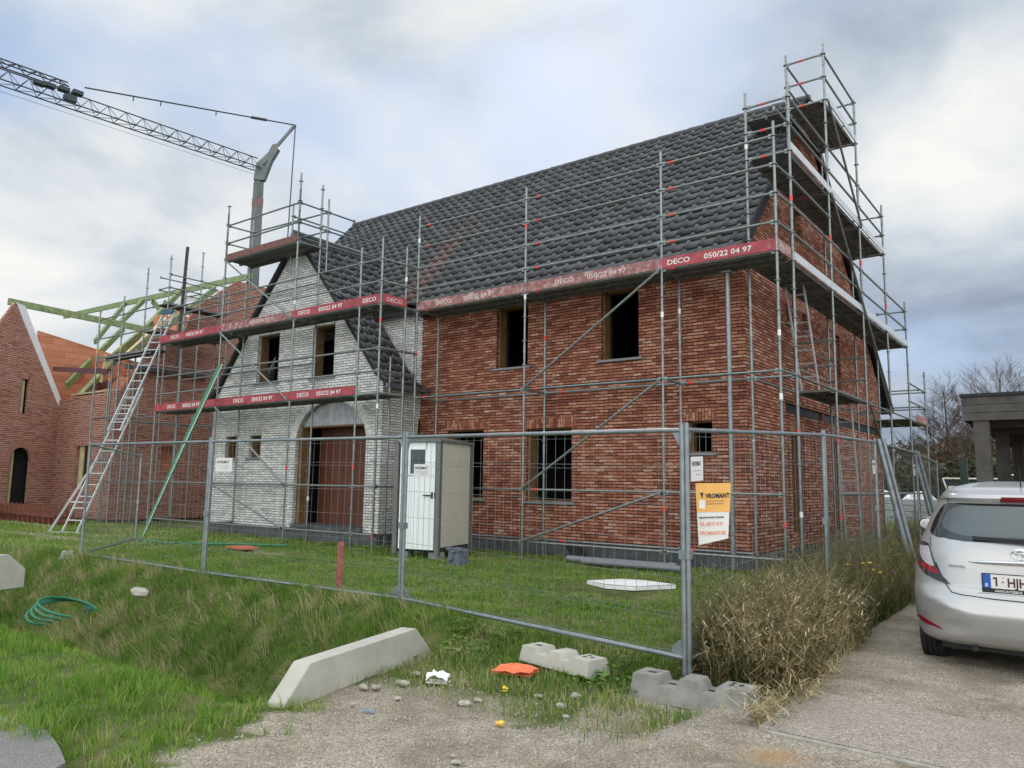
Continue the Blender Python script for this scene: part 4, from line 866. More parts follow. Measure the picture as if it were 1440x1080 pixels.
m.obox(n0+dd*.475+Z*2.08,dd*.22,sd*.018,Z*.06)
door=m.build('door','panelw',t,bevel=.002)
m=MB()
for a,b,c,d in((.27,.30,1.50,2.03),(.64,.67,1.50,2.03),(.27,.67,1.50,1.53),(.27,.67,2.0,2.03)): m.obox(n0+dd*(a+b)/2+Z*(c+d)/2-sd*.02,dd*(b-a)/2,sd*.012,Z*(d-c)/2)
wn=m.build('window_frame','panelw',door)
m=MB(); m.obox(n0+dd*.47+Z*1.765-sd*.006,dd*.175,sd*.004,Z*.24); m.build('window_pane','lampblk',door)
m=MB(); m.obox(n0+dd*.22+Z*1.12-sd*.045,dd*.10,sd*.008,Z*.012); m.obox(n0+dd*.13+Z*1.12-sd*.024,dd*.018,sd*.008,Z*.06); m.obox(n0+dd*.07+Z*1.12-sd*.024,dd*.008,sd*.008,Z*.05); m.build('handle','blk',door)
for p in(n0,n0+sd*TL,n0+dd*TD): m=MB(); m.obox(p+Z*(TH/2+.04)+ (sd*.0),dd*.045,sd*.045,Z*(TH/2+.04)); m.build('corner_post','trimg',t)
m=MB(); a=n0-sd*.06-dd*.06+Z*(TH+.07); b=n0+sd*(TL+.06)-dd*.06+Z*(TH+.07); c=n0+sd*(TL+.06)+dd*(TD+.06)+Z*(TH+.07); d=n0-sd*.06+dd*(TD+.06)+Z*(TH+.07); ap=(a+b+c+d)/4+Z*.10
m.add([a,b,c,d,ap,a-Z*.05,b-Z*.05,c-Z*.05,d-Z*.05],[(0,1,4),(1,2,4),(2,3,4),(3,0,4),(0,5,6,1),(1,6,7,2),(2,7,8,3),(3,8,5,0),(8,7,6,5)]); m.build('roof','trimg',t)
for p in(n0+sd*.15+dd*.1,n0+sd*1.1+dd*.1,n0+sd*.15+dd*.8): m=MB(); m.obox(p+Z*-.04,dd*.12,sd*.1,Z*.08); m.build('support_block','conc',t)
m=MB(); m.box(-9.30,-9.02,10.45,10.68,.02,.30); 
for i in range(26): m.obox((-9.30+random.random()*.28,10.44+random.random()*.2,.05+random.random()*.28),(.05,0,.01),(0,.04,.0),(0,0,.025))
one(m,'paver_stack','blueb','low bundle of blue-grey pavers beside the foot of the site toilet','pavers')
m=MB(); m.box(-9.62,-9.48,10.9,11.0,.08,.28); one(m,'red_canister','toeb','small dark red canister at the foot of the cream toilet side','canister')
# ------------------------------------------------------------------ concrete headwall blocks
def headwall(p,q,th,h,e,sl,label,z0):
    p,q=V(p),V(q); d=(q-p).normalized(); L=(q-p).length; n=V((-d.y,d.x,0)); m=MB()
    pr=[(0,0),(L,0),(L,e),(L-sl,h),(sl,h),(0,e)]
    m.prism([p+d*a+V((0,0,z0+b)) for a,b in pr],n*th); return one(m,'headwall_block','concw',label,'concrete block','pale concrete ditch headwalls',bevel=.014)
headwall((-4.70,3.58,0),(-5.20,5.62,0),.16,.42,.19,.27,'pale concrete block with slanted ends at the ditch end, left of the paper scrap',-.275)
headwall((-12.6,3.3,0),(-12.95,5.02,0),.15,.50,.27,.27,'pale concrete block with slanted end, cut off by the left edge',-.16)
# stake
m=MB(); m.prism([(-7.67,6.52,-.05),(-7.58,6.52,-.05),(-7.575,6.52,.70),(-7.60,6.52,.74),(-7.66,6.52,.735)],(0,.035,0)); 
m.box(-7.662,-7.59,6.512,6.52,.30,.31);one(m,'survey_stake','stake','faded red wooden stake standing in the grass behind the fence','stake')
# aluminium ladder (double rail) with wide foot
t=thing('extension_ladder',(-21.3,9.25,.05),'tall aluminium extension ladder leaning against the scaffold, its foot splayed on the grass','ladder')
a=V((-21.35,9.23,.05)); b=V((-22.42,12.1,6.50)); wv=V((.937,.35,0)).normalized()
m=ladder(None,a,a.lerp(b,.62),wv,13,wd=.48); o=m.build('lower_section','ladder',t); 
m=ladder(None,a.lerp(b,.42)+V((0,-.07,.02)),b+V((0,-.07,.02)),wv,15,wd=.42); m.build('upper_section','ladder',t)
m=MB(); m.beam(a.lerp(b,.30)-wv*.24,a-wv*.62+V((-.1,0,0)),.03,.05); m.beam(a-wv*.62,a+wv*.35,.05,.04); m.beam(a.lerp(b,.12)-wv*.42,a.lerp(b,.12)+wv*.2,.03,.03); m.build('stabiliser','ladder',t)
m=MB(); m.obox(b+V((0,-.1,.05)),wv*.2,V((0,.05,0)),V((0,0,.06))); m.build('hook_bracket','teal',t)
# green chute / strap and hoses
t=thing('debris_net',(-18.75,9.85,.05),'long green rolled net running down from the scaffold to the lawn','net')
m=MB(); a=V((-18.09,11.2,4.45)); b=V((-18.8,9.83,.06)); off=V((.13,-.03,0))
for s,k in((-1,.035),(-.3,.03),(.45,.04),(1,.022)): 
    pts=[a.lerp(b,i/10)+off*s*(.35+.65*math.sin(PI*min(1,(i/10)*1.2+.08)) if i<10 else .1) for i in range(11)]; m.path(pts,k,7)
m.build('net_roll','grnd',t,smooth=True)
m=MB(); m.path([a+off*1.1,a.lerp(b,.5)+off*1.25+V((0,-.05,0)),b+off*.4],.012,6); m.build('edge_cord','ladder',t)
m=MB(); m.path([(-18.7,9.75,.06),(-17.6,9.15,.09),(-16.5,9.1,.08),(-15.6,9.5,.09),(-14.9,10.2,.08),(-14.2,10.6,.08)],.022,8); one(m,'garden_hose','grn','green hose lying flat on the lawn below the green net','hose',smooth=True)
t=thing('coiled_hose',(-9.7,4.1,-.2),'loops of thick green hose lying in the ditch at left','hose')
for k in range(4):
    m=MB(); pts=[]
    for i in range(25):
        u=PI*(-.25+1.45*i/24); cx,cy=-9.95+.04*k,4.25+.02*k; dx,dy=math.cos(u)*(.62-.08*k),math.sin(u)*(.15+.05*k)
        ca,sa=math.cos(2.28),math.sin(2.28); pts.append((cx+dx*ca-dy*sa,cy+dx*sa+dy*ca,-.10+.10*math.sin(u)+.02*k))
    m.path(pts,.015,8); m.build('hose_loop','grn',t,smooth=True)
# pipes at the wall base
for i,(a,b,r) in enumerate([((-7.9,12.2,.13),(-5.9,12.28,.13),.06),((-7.5,12.05,.12),(-5.75,12.12,.12),.05)]):
    m=MB(); m.tube(a,b,r,14); m.tube(b,V(b)+V((.14,0,0)),r*1.15,14); one(m,'drain_pipe','pipe',['thicker grey drain pipe lying against the foundation','thinner grey drain pipe lying in the grass in front of the thicker one'][i],'pipe',smooth=True)
m=MB(); m.prism([(-8.2,12.9,.0),(-7.9,12.9,.0),(-8.15,12.9,.33),(-8.45,12.9,.33)],(0,.12,0)); one(m,'timber_offcut','blk','dark offcut leaning on the foundation under the wide window','offcut')
# white sheet, red plate, bags
m=MB(); P=[(-6.05,9.86),(-5.6,9.62),(-5.2,9.70),(-4.85,10.3),(-5.4,10.42),(-5.75,10.32)]
vs=[(x,y,.105+random.uniform(-.004,.008)) for x,y in P]+[(-5.5,10.0,.125),(-5.7,9.9,.118),(-5.3,10.05,.115)]
m.add(vs,[(0,1,7),(1,6,7),(1,2,8),(1,8,6),(2,3,8),(3,4,8),(4,6,8),(4,5,6),(5,7,6),(5,0,7)]); m.prism([(x,y,.05) for x,y in P],(0,0,.052)); one(m,'white_board','plas','white board lying flat in the lawn behind the fence, before the red brick wall','board')
m=MB(); m.prism([(-14.5,9.35,.09),(-13.75,9.2,.09),(-13.6,9.5,.10),(-14.2,9.7,.10)],(0,0,.03)); one(m,'flat_slab',plain('orange_red_slab',(.45,.12,.06),.7,0,.2,20),'flat orange-red slab on the sand in front of the arched entrance','slab')
def crumple(c,sx,sy,h,n,mat,name,label,cat,rot=0,amp=.5):
    vs=[];fs=[]; ca,sa=math.cos(rot),math.sin(rot)
    for j in range(n+1):
        for i in range(n+1):
            u,v=i/n*2-1,j/n*2-1; e=max(0,1-max(abs(u),abs(v))**2)
            r=1+random.uniform(-.12,.12); x,y=u*sx*r,v*sy*r
            vs.append((c[0]+x*ca-y*sa,c[1]+x*sa+y*ca,c[2]+h*(e*.6+random.uniform(0,amp))))
    for j in range(n):
        for i in range(n): a=j*(n+1)+i; fs.append((a,a+1,a+n+2,a+n+1))
    m=MB(); m.add(vs,fs); k=len(vs); m.add([(v[0],v[1],c[2]-.01) for v in vs],[f[::-1] for f in fs])
    return one(m,name,mat,label,cat)
crumple((-4.02,5.42,-.07),.17,.13,.05,5,'orange','plastic_bag','bright orange plastic bag pressed flat against the loose pale foot','bag',.2,.5)
crumple((-4.34,4.80,-.09),.085,.06,.07,5,'plas','paper_scrap','crumpled white paper scrap on the soil right of the pale headwall block','litter',.4,.9)
crumple((-3.30,4.27,-.10),.026,.022,.02,3,'yleaf','fallen_leaf','yellow fallen leaf on the gravel, nearer the camera','leaf',0,.6)
crumple((-3.70,4.84,-.06),.02,.02,.03,3,'yleaf','yellow_flower','tiny yellow flower in the weeds behind the yellow leaf','flower',0,.6)
crumple((-4.18,3.9,-.105),.045,.008,.01,3,plain('blue_plastic',(.10,.27,.45),.6),'plastic_strip','short pale blue plastic strip on the gravel','litter',.5,.5)
# rusty rack at far left
t=thing('steel_rack',(-26.5,10.4,.0),'row of rusty slanted steel rack frames stacked by the arched doorway','steel rack')
for i in range(15):
    m=MB(); x=-29.9+i*.37; o=random.uniform(-.03,.03)
    m.prism([(x+o,10.2,.02),(x+.13+o,10.2,.02),(x+.02+o,10.2,.34),(x-.14+o,10.2,.60),(x-.20+o,10.2,.60),(x-.06+o,10.2,.3)],(0,.10,0))
    m.build('frame_blade','rust',t); m=MB(); m.prism([(x+o,10.7,.02),(x+.10+o,10.7,.02),(x-.06+o,10.7,.60),(x-.13+o,10.7,.60)],(0,.06,0)); m.build('frame_blade','rust',t)
m=MB(); m.box(-30.1,-24.6,10.15,10.2,.28,.36); m.build('rail','rust',t); m=MB(); m.box(-30.1,-24.6,10.3,10.75,.10,.16); m.build('rail','rust',t)
m=MB(); m.box(-27.6,-24.3,10.0,10.1,.03,.06); one(m,'batten','ladder','thin pale batten lying on the grass before the rusty rack','batten')
# stones
rng=random.Random(3)
SG=[(-4.70,4.32,.045),(-4.62,4.38,.04),(-4.27,4.27,.035),(-3.79,4.49,.05),(-3.78,4.62,.035),(-3.22,4.9,.045),(-3.28,5.19,.05),(-3.06,3.55,.03),(-3.14,3.62,.022),(-4.40,3.95,.028),(-4.55,4.6,.05),(-4.68,4.9,.04),(-3.5,5.0,.03),(-3.05,4.7,.028)]
for i,(x,y,r) in enumerate(SG):
    r*=.72; m=MB(); m.ball((x,y,-.105),r,(1.5*rng.uniform(.8,1.3),1,.6),10,jit=.22); o=one(m,'stone','stone','pale rubble stone lying on the soil between the headwall block and the corner post','stone','pale stones on the gravel edge')
# lump on the bank
m=MB(); m.ball((-10.0,5.25,.02),.11,(1.7,.8,.6),10,jit=.15); one(m,'stone_lump','stone','long pale stone lump on the grassy bank above the green hose','stone')
# pallets of bricks far right
for i,(x,y,h,l) in enumerate([(-7.0,33.6,1.35,'wrapped brick pallet with white hood, left one of the pair behind the leaning strut'),(-5.55,33.9,1.28,'brick pallet in grey wrap seen directly left of the car mirror'),(-4.6,37,1.25,'brick pallet in torn wrap, half hidden behind the car roof edge'),(-8.3,34.2,.9,'low brick pallet at the rear corner of the gable scaffold')]):
    t=thing('brick_pallet',(x,y,0),l,'pallet','wrapped brick pallets behind the house')
    m=MB(); 
    for k in range(4): m.box(x-.62,x+.62,y-.6,y+.6,.14+k*(h-.3)/4,.14+(k+.94)*(h-.3)/4)
    m.build('load','wrap',t,bevel=.02)
    m=MB(); m.box(x-.62,x+.62,y-.6,y-.5,.03,.12);m.box(x-.62,x+.62,y+.5,y+.6,.03,.12);m.box(x-.6,x+.6,y-.6,y+.6,.12,.14); m.build('pallet_base','woodgrey',t)
    m=MB(); m.ball((x,y,h-.25),.5,(1.2,1.1,.75),14,jit=.08); m.build('hood','wrapw',t)
# ------------------------------------------------------------------ carport
t=thing('carport',(-1,14,0),'flat-roofed grey timber carport with dark underside behind the silver car','carport')
cx0,cy0=-1.46,12.5
m=MB()
for i in range(3): m.box(cx0-.0,4.5,cy0,cy0+.03,2.47+i*.112,2.47+i*.112+.106); m.box(cx0,cx0+.03,cy0+.031,19.5,2.47+i*.112,2.47+i*.112+.106)
m.build('fascia','woodgrey',t)
m=MB(); m.box(cx0-.02,4.52,cy0-.02,19.6,2.806,2.85); m.build('roof','roofblk',t)
m=MB(); m.box(cx0+.04,4.4,cy0+.05,19.4,2.50,2.56); 
for y in(13,14.5,16,17.5,19): m.box(cx0+.04,4.4,y,y+.08,2.40,2.499)
m.build('ceiling',plain('dark_stained_ceiling',(.045,.025,.018),.7),t)
for x,y in((-1.24,12.62),(-1.24,15.5),(-1.24,18.8),(4.2,12.62),(4.2,18.8)):
    m=MB(); m.box(x-.095,x+.095,y-.095,y+.095,0,2.47); m.build('post','woodgrey',t,bevel=.006)
# green mesh garden fence behind the car
t=thing('garden_fence',(-1.5,24,0),'dark green mesh garden fence with a pale rail behind the carport','fence')
m=MB(); m.box(-3.4,6,24,24.03,0,1.75); m.build('screen','gmesh',t)
m=MB(); m.tube((-3.35,23.95,1.80),(-2.0,23.95,1.80),.022,8); m.path([(-2.0,23.95,1.80),(-1.9,23.95,1.90),(6,23.95,1.92)],.022,8); m.tube((-3.35,23.95,1.80),(-3.15,23.95,1.1),.022,8); m.build('rail','plas',t)
m=MB(); m.box(-3.22,-2.95,23.9,23.94,1.50,1.60); m.build('tag_plate','plas',t)
m=MB(); m.box(-2.68,-2.52,21.9,22.05,0,2.25); one(m,'green_post',plain('dark_green_paint',(.03,.05,.035),.5),'dark green fence post rising behind the car roof','post')
# chain of thin grey fence posts behind carport
for i in range(6):
    m=MB(); m.box(-.6+i*.8,-.5+i*.8,26,26.1,0,1.9)
    one(m,'timber_post','woodgrey','grey timber post in the row behind the carport','post','grey timber posts behind the carport')

# ------------------------------------------------------------------ car (rear three-quarter of a small hatchback)
CX,CY=-.52,7.30
t=thing('parked_car',(CX,CY+2,0),'small silver hatchback parked on the driveway, cut off by the right edge, seen from behind','car')
lv=[(.235,.15,.80,3.70),(.27,.09,.822,3.80),(.33,.045,.838,3.84),(.42,.01,.84,3.86),(.52,0,.847,3.86),(.60,.012,.85,3.85),(.66,.04,.848,3.82),(.70,.075,.846,3.78),(.78,.088,.842,3.72),(.86,.10,.834,3.62),(.94,.115,.822,3.40),(1.00,.135,.805,3.05),(1.05,.155,.785,2.85),(1.12,.19,.755,2.72),(1.22,.25,.715,2.55),(1.32,.315,.672,2.36),(1.385,.36,.640,2.22),(1.41,.30,.630,2.15),(1.44,.32,.615,2.05),(1.475,.42,.590,1.95),(1.505,.60,.54,1.8),(1.54,.95,.44,1.6),(1.56,1.2,.30,1.45)]
lv=[(z*1.015,a,w*1.035,f) for z,a,w,f in lv]
lz=[l[0] for l in lv]
def lerpv(z,k):
    if z<=lz[0]: return lv[0][k]
    for a,b in zip(lv,lv[1:]):
        if z<=b[0]:
            f=(z-a[0])/(b[0]-a[0]); return a[k]+(b[k]-a[k])*f
    return lv[-1][k]
EXP=4.6
def rearY(x,z):   # x relative to centre, returns world y of the rear skin
    yr,w=lerpv(z,1),lerpv(z,2); yc=1.55
    f=min(1,abs(x)/w); return CY+yc-(yc-yr)*max(0,(1-f**EXP))**(1/EXP)
def loop(z,NP=40):
    yr,w,yf=lerpv(z,1),lerpv(z,2),lerpv(z,3); yc=1.55; pts=[]
    A=[PI*i/(2*NP) for i in range(NP+1)]
    def P(th,s): c,si=max(0,math.cos(th)),max(0,math.sin(th)); return w*c**(2/EXP),si**(2/EXP)
    q=[P(a,1) for a in A]
    for x,y in q: pts.append((x,yc-(yc-yr)*y))             # right side to centre rear
    for x,y in reversed(q[:-1]): pts.append((-x,yc-(yc-yr)*y))
    fd=max(.2,yf-2.0) if yf>2.2 else .2; yc2=yf-fd
    pts.append((-w,yc2*.5+yc*.5)) if yc2>yc else None
    if yc2<yc: yc2=yc+.05; fd=max(.05,yf-yc2)
    if len(pts)%2==0: pass
    for x,y in q[::3]: pts.append((-x,yc2+fd*y))
    for x,y in reversed(q[:-1:3]): pts.append((x,yc2+fd*y))
    return pts
zs=[]
for a,b in zip(lv,lv[1:]): zs+= [a[0]+(b[0]-a[0])*k/3 for k in range(3)]
zs.append(lv[-1][0])
rings=[loop(z) for z in zs]; nn_=min(len(r) for r in rings); ok=[r for r in rings]
m=MB(); L0=len(rings[0])
rings=[r if len(r)==L0 else (r[:81]+[(-lerpv(z,2),1.56)]+r[81:])[:L0] for r,z in zip(rings,zs)]
def bulge(x,y,z):   # bumper shoulder line and lower pressed recess
    if y<.5:
        d=0
        k=math.exp(-((z-(.50+.14*min(1,max(0,(abs(x)-.35)/.4))))/.045)**2); d-=.018*k*(1 if abs(x)<.75 else .3)
        if z<.46: d+=.03*max(0,1-((z-.40)/.075)**2)*max(0,min(1,(abs(x)-.34)/.12))*(1 if abs(x)<.80 else 0)
        y+=d
    return y
vs=[(CX+x,CY+bulge(x,y,z),z) for r,z in zip(rings,zs) for x,y in r]
fs=[(i*L0+k,i*L0+(k+1)%L0,(i+1)*L0+(k+1)%L0,(i+1)*L0+k) for i in range(len(zs)-1) for k in range(L0)]
fs+=[tuple(range(L0))[::-1],tuple(range((len(zs)-1)*L0,len(zs)*L0))]
m.add(vs,fs); body=m.build('body','paint',t,smooth=True)
def patch(name,rows,mat,par,off=.004,nx=14,nz=None,smooth=True):
    """rows: list of (z,xl,xr) (relative to centre line); conforming skin patch"""
    m=MB(); W=nx+1
    sub=[]
    for a,b in zip(rows,rows[1:]):
        k=max(1,int(abs(b[0]-a[0])/.018)+1)
        for i in range(k): f=i/k; sub.append(tuple(a[j]+(b[j]-a[j])*f for j in range(3)))
    sub.append(rows[-1]); vs=[]; bk=[]
    for z,xl,xr in sub:
        for i in range(W):
            x=xl+(xr-xl)*i/nx; fy=lambda a,b:CY+bulge(a,rearY(a,b)-CY,b)
            y2=fy(x,z); e=.002; gx=(fy(x+e,z)-fy(x-e,z))/(2*e); gz=(fy(x,z+e)-fy(x,z-e))/(2*e); nv=V((gx,-1,gz)).normalized()
            p_=V((CX+x,y2,z))+nv*off; vs.append(tuple(p_)); bk.append(tuple(p_-nv*(off+.004)))
    fs=[(j*W+i,j*W+i+1,(j+1)*W+i+1,(j+1)*W+i) for j in range(len(sub)-1) for i in range(nx)]
    n=len(vs); vs2=bk
    m.add(vs+vs2,fs); 
    # closing rim
    rim=[i for i in range(W)]+[j*W+nx for j in range(1,len(sub))]+[(len(sub)-1)*W+i for i in range(nx-1,-1,-1)]+[j*W for j in range(len(sub)-2,0,-1)]
    m.add([vs[i] for i in rim]+[vs2[i] for i in rim],[(k,(k+1)%len(rim),len(rim)+(k+1)%len(rim),len(rim)+k) for k in range(len(rim))])
    return m.build(name,mat,par,smooth=smooth)
# rear window: dark border and inner glass
rw=patch('rear_window',[(1.075,-.40,.40),(1.095,-.60,.60),(1.115,-.655,.655),(1.14,-.672,.672),(1.22,-.652,.652),(1.32,-.605,.605),(1.37,-.565,.565),(1.385,-.53,.53)],'glassd',t,.004,40)
patch('inner_glass',[(1.115,-.36,.36),(1.13,-.46,.46),(1.17,-.55,.55),(1.22,-.565,.565),(1.30,-.53,.53),(1.34,-.49,.49),(1.365,-.42,.42)],'glass',rw,.006,40)
X=V((1,0,0))
text('5 TEST',.030,'ink_wf',rw,frame((CX-.585,rearY(-.60,1.16)-.022,1.145),(1,-.42,0),(0,.45,1)),ext=.0005)
m=MB(); a=V((CX-.33,rearY(-.33,1.115)-.03,1.108)); b=V((CX+.10,rearY(.1,1.09)-.035,1.085)); m.beam(a,b,.015,.03); m.beam(a+V((.0,.0,.0)),b+V((0,-.01,.02)),.012,.012); m.tube(b+V((0,.03,-.02)),b+V((0,-.02,.0)),.025,12); m.build('wiper','blk',t)
patch('high_brake_light',[(1.402,-.135,.135),(1.425,-.13,.13),(1.437,-.12,.12)],'lampred',t,.012,10)
# tail lamps
for s in(-1,1):
    def R_(rows): return [(z,min(s*a,s*b),max(s*a,s*b)) for z,a,b in rows]
    lp=patch('tail_lamp',R_([(.725,.50,.54),(.75,.525,.62),(.78,.555,.70),(.85,.60,.775),(.93,.632,.805),(1.0,.655,.80),(1.035,.672,.790),(1.045,.70,.775)]),'lampblk',t,.009,10)
    patch('clear_lens',R_([(.855,.618,.655),(.90,.632,.722),(.96,.650,.748),(1.012,.668,.752)]),'lampclr',lp,.013,8)
    patch('red_lens',R_([(.795,.585,.610),(.82,.592,.68),(.845,.612,.735),(.862,.655,.752),(.875,.70,.757)]),'lampred',lp,.013,8)
    patch('reflector',R_([(.352,.575,.60),(.368,.60,.72),(.385,.64,.775),(.405,.70,.80),(.425,.765,.808)]),'lampred',t,.006,10)
# hatch shut line
m=MB(); pts=[(-.665,1.085),(-.655,1.03),(-.60,.86),(-.535,.72),(-.49,.665),(-.42,.652),(-.2,.640),(0,.637),(.2,.640),(.42,.652),(.49,.665),(.535,.72),(.60,.86),(.655,1.03),(.665,1.085)]
m.path([(CX+x,CY+bulge(x,rearY(x,z)-CY,z)-.0015,z) for x,z in pts],.0045,6); m.build('hatch_gap','blk',t)
m=MB(); 
for s in(-1,1): m.path([(CX+s*.53,rearY(.53,1.39)-.002,1.39),(CX+s*.535,rearY(.53,1.42)-.002,1.435)],.004,6)
m.build('spoiler_gap','blk',t)
m=MB()
for x0,x1,z0,z1 in((-.36,.36,.905,.94),): 
    pts=[(CX+x,rearY(x,.93)-.03*(1-(abs(x)/.37)**4)-.004,.93-.012*(abs(x)/.36)) for x in[-.36+.72*i/16 for i in range(17)]]; m.path(pts,.016,8,radii=[.004+.014*(1-abs(i-8)/8)**.4 for i in range(17)])
m.build('chrome_strip','chrome',t,smooth=True)
# emblem: oval ring with two inner ovals
m=MB()
def oval(cx,cz,a,b,r,yo): 
    pts=[(CX+cx+a*math.cos(u),rearY(0,.995)-yo,cz+b*math.sin(u)) for u in[2*PI*i/28 for i in range(29)]]; m.path(pts,r,6)
oval(0,.995,.062,.042,.0055,.012); oval(0,.995,.017,.036,.0045,.013); oval(0,1.013,.042,.014,.0045,.013); m.build('emblem','chrome',t,smooth=True)
text('TOYOTA',.030,'trimg',t,frame((CX-.515,rearY(-.50,.875)-.010,.862),(1,-.30,0),(0,.1,1)),name='badge_lettering',ext=.002,sx=1.05)
# number plate
pz=.775; py=rearY(0,pz)-.032
m=MB(); m.box(CX-.272,CX+.272,py,py+.03,pz-.088,pz+.062); pl_=m.build('plate_holder','blk',t,bevel=.004)
m=MB(); m.box(CX-.26,CX+.26,py-.004,py-.0005,pz-.052,pz+.056); m.build('number_plate','plate',pl_)
m=MB(); m.box(CX-.26,CX-.208,py-.006,py-.0042,pz-.052,pz+.056); m.build('country_band','plateb',pl_)
fr=lambda x,z:frame((CX+x,py-.0062,pz+z),(1,0,0),(0,0,1))
text('B',.035,'ink_w',pl_,fr(-.248,-.040),ext=.0004,bold=.0008); (lambda q:(q.box(CX-.176,CX-.164,py-.0066,py-.0058,pz-.034,pz+.036),q.box(CX-.192,CX-.175,py-.0064,py-.0059,pz+.022,pz+.034),q.build('lettering','platei',pl_)))(MB()); text('-',.06,'platei',pl_,fr(-.135,-.012),ext=.0004,bold=.001); text('c',.022,'platei',pl_,fr(-.130,.028),ext=.0004)
text('HJH',.098,'platei',pl_,fr(-.098,-.034),ext=.0004,bold=.002,sx=.82); text('-',.06,'platei',pl_,fr(.095,-.012),ext=.0004,bold=.001)
text('VANCAYZEELE',.024,'ink_w',pl_,frame((CX-.185,py-.0008,pz-.080),(1,0,0),(0,0,1)),ext=.0004,bold=.0005,sx=1.15)
m=MB(); m.box(CX-.30,CX+.30,rearY(.2,.69)-.012,rearY(.2,.69)+.03,.672,.682); m.build('ledge_strip','chrome',t)
# side windows, mirror, wheels, aerial
for s in(-1,1):
    m=MB(); q=[]
    for y0,y1,za,zb in((1.0,1.75,1.06,1.33),(1.80,2.45,1.03,1.36)):
        vs=[];  
        for z in[za+(zb-za)*i/5 for i in range(6)]:
            w=lerpv(z,2); sh=(z-za)*.25 if y0<1.2 else 0
            for y in[y0+sh,(y0+y1)/2,y1-((z-za)*.9 if y0>1.5 else 0)]: vs.append((CX+s*(w+.004)*(1 if y>1.5 else (1-((1.55-y)/1.4)**EXP)**(1/EXP)),CY+y,z))
        m.add(vs,[(j*3+i,j*3+i+1,(j+1)*3+i+1,(j+1)*3+i) for j in range(5) for i in range(2)])
    m.build('side_window','glassd',t,smooth=True)
    m=MB(); mc=V((CX+s*1.00,CY+2.42,1.12)); m.ball(mc,.10,(1.05,.6,.80),12); m.tube(mc,mc-V((s*.16,0,.03)),.025,8); mr=m.build('mirror','paint',t,smooth='all')
    m=MB(); m.ball(mc-V((0,.055,0)),.088,(1.08,.12,.82),12); m.build('mirror_rim','blk',mr)
    m=MB(); m.ball(mc-V((0,.064,0)),.075,(1.08,.08,.80),12); m.build('mirror_glass','lampclr',mr)
    for wy in(.70,3.21):
        wc=V((CX+s*(.715 if wy<1 else .745),CY+wy,.292)); m=MB(); R0,w2=.292,.092; prf=[(-w2,R0-.05),(-w2*.98,R0-.022),(-w2*.86,R0-.006),(-w2*.5,R0),(-.05,R0),(-.045,R0-.010),(-.038,R0-.010),(-.033,R0),(-.006,R0+.0005),(-.004,R0-.010),(.004,R0-.010),(.006,R0+.0005),(.033,R0),(.038,R0-.010),(.045,R0-.010),(.05,R0),(w2*.5,R0),(w2*.86,R0-.006),(w2*.98,R0-.022),(w2,R0-.05),(w2,R0-.11),(-w2,R0-.11)]
        k=40; vs=[(wc.x+a,wc.y+r*math.cos(2*PI*i/k),wc.z+r*math.sin(2*PI*i/k)) for i in range(k) for a,r in prf]; np_=len(prf)
        m.add(vs,[(i*np_+j,i*np_+(j+1)%np_,((i+1)%k)*np_+(j+1)%np_,((i+1)%k)*np_+j) for i in range(k) for j in range(np_)])
        wh=m.build('wheel','tyre',t,smooth=True)
        m=MB(); m.tube(wc-V((.06,0,0)),wc+V((s*.07,0,0)),.18,20); m.build('rim','trimg',wh)
        m=MB(); m.tube((CX+s*.60,wc.y,.33),(CX+s*(.785 if wy<1 else .852),wc.y,.33),.34,28); 
        for v in range(len(m.v)): 
            if m.v[v][2]<.25: m.v[v]=(m.v[v][0],m.v[v][1],.25)
        m.build('wheel_arch','blk',t)
m=MB(); m.box(CX-.62,CX+.62,CY+.35,CY+3.5,.17,.26); m.tube((CX-.35,CY+.12,.225),(CX-.35,CY+.5,.225),.022,10); m.box(CX-.55,CX+.5,CY+.55,CY+.8,.2,.3); m.build('underbody','blk',t)
m=MB(); m.tube((CX+.0,CY+.62,1.49),(CX+.0,CY+.58,1.70),.006,6,r2=.004); m.box(CX-.025,CX+.025,CY+.58,CY+.68,1.485,1.512); m.build('aerial','blk',t)
# ------------------------------------------------------------------ ground
def ss(a,b,x): t=np.clip((x-a)/(b-a),0,1); return t*t*(3-2*t)
def vn(x,y,s,seed=0):   # cheap smooth noise
    return (np.sin(x*s*1.7+seed)*np.cos(y*s*1.3+seed*2.1)+np.sin((x+y)*s*.9+seed*3.3)*np.cos((x-y)*s*2.1+1.7*seed))*.5
def height(x,y):
    x=np.asarray(x,float); y=np.asarray(y,float)
    h=-.05+0*x
    lot=ss(5.6,6.3,y); h=h+lot*.09
    h=h+ss(13,30,y)*.25*ss(-2.2,-4,x)*0+ .0
    h=h+ss(9,16,y)*.22*ss(-4.6,-3.2,x)*ss(-1.6,-2.6,x)
    w=ss(-4.95,-5.35,x)*ss(-60,-50,x)                     # ditch left of the headwall
    prof=-(ss(3.15,4.35,y)*(1-ss(4.75,5.95,y)))*.62
    h=h+w*prof
    h=h+w*.10*ss(5.2,6.1,y)*(1-ss(6.3,7.6,y))             # bank lip
    fr_=ss(-2.1,-2.6,x)*(1-ss(5.7,6.1,y))*ss(-5.4,-4.9,x); h=h-.075*fr_+.052*ss(-2.5,-1.95,x)*(1-ss(4.9,5.3,y))
    h=h+w*.05*vn(x,y,3.1,2)*ss(4.2,5.2,y)*(1-ss(6.2,7,y))+.018*vn(x,y,2.3,1)+.01*vn(x,y,6.1,4)
    h=h-ss(-2.0,-1.7,x)*.0
    return h
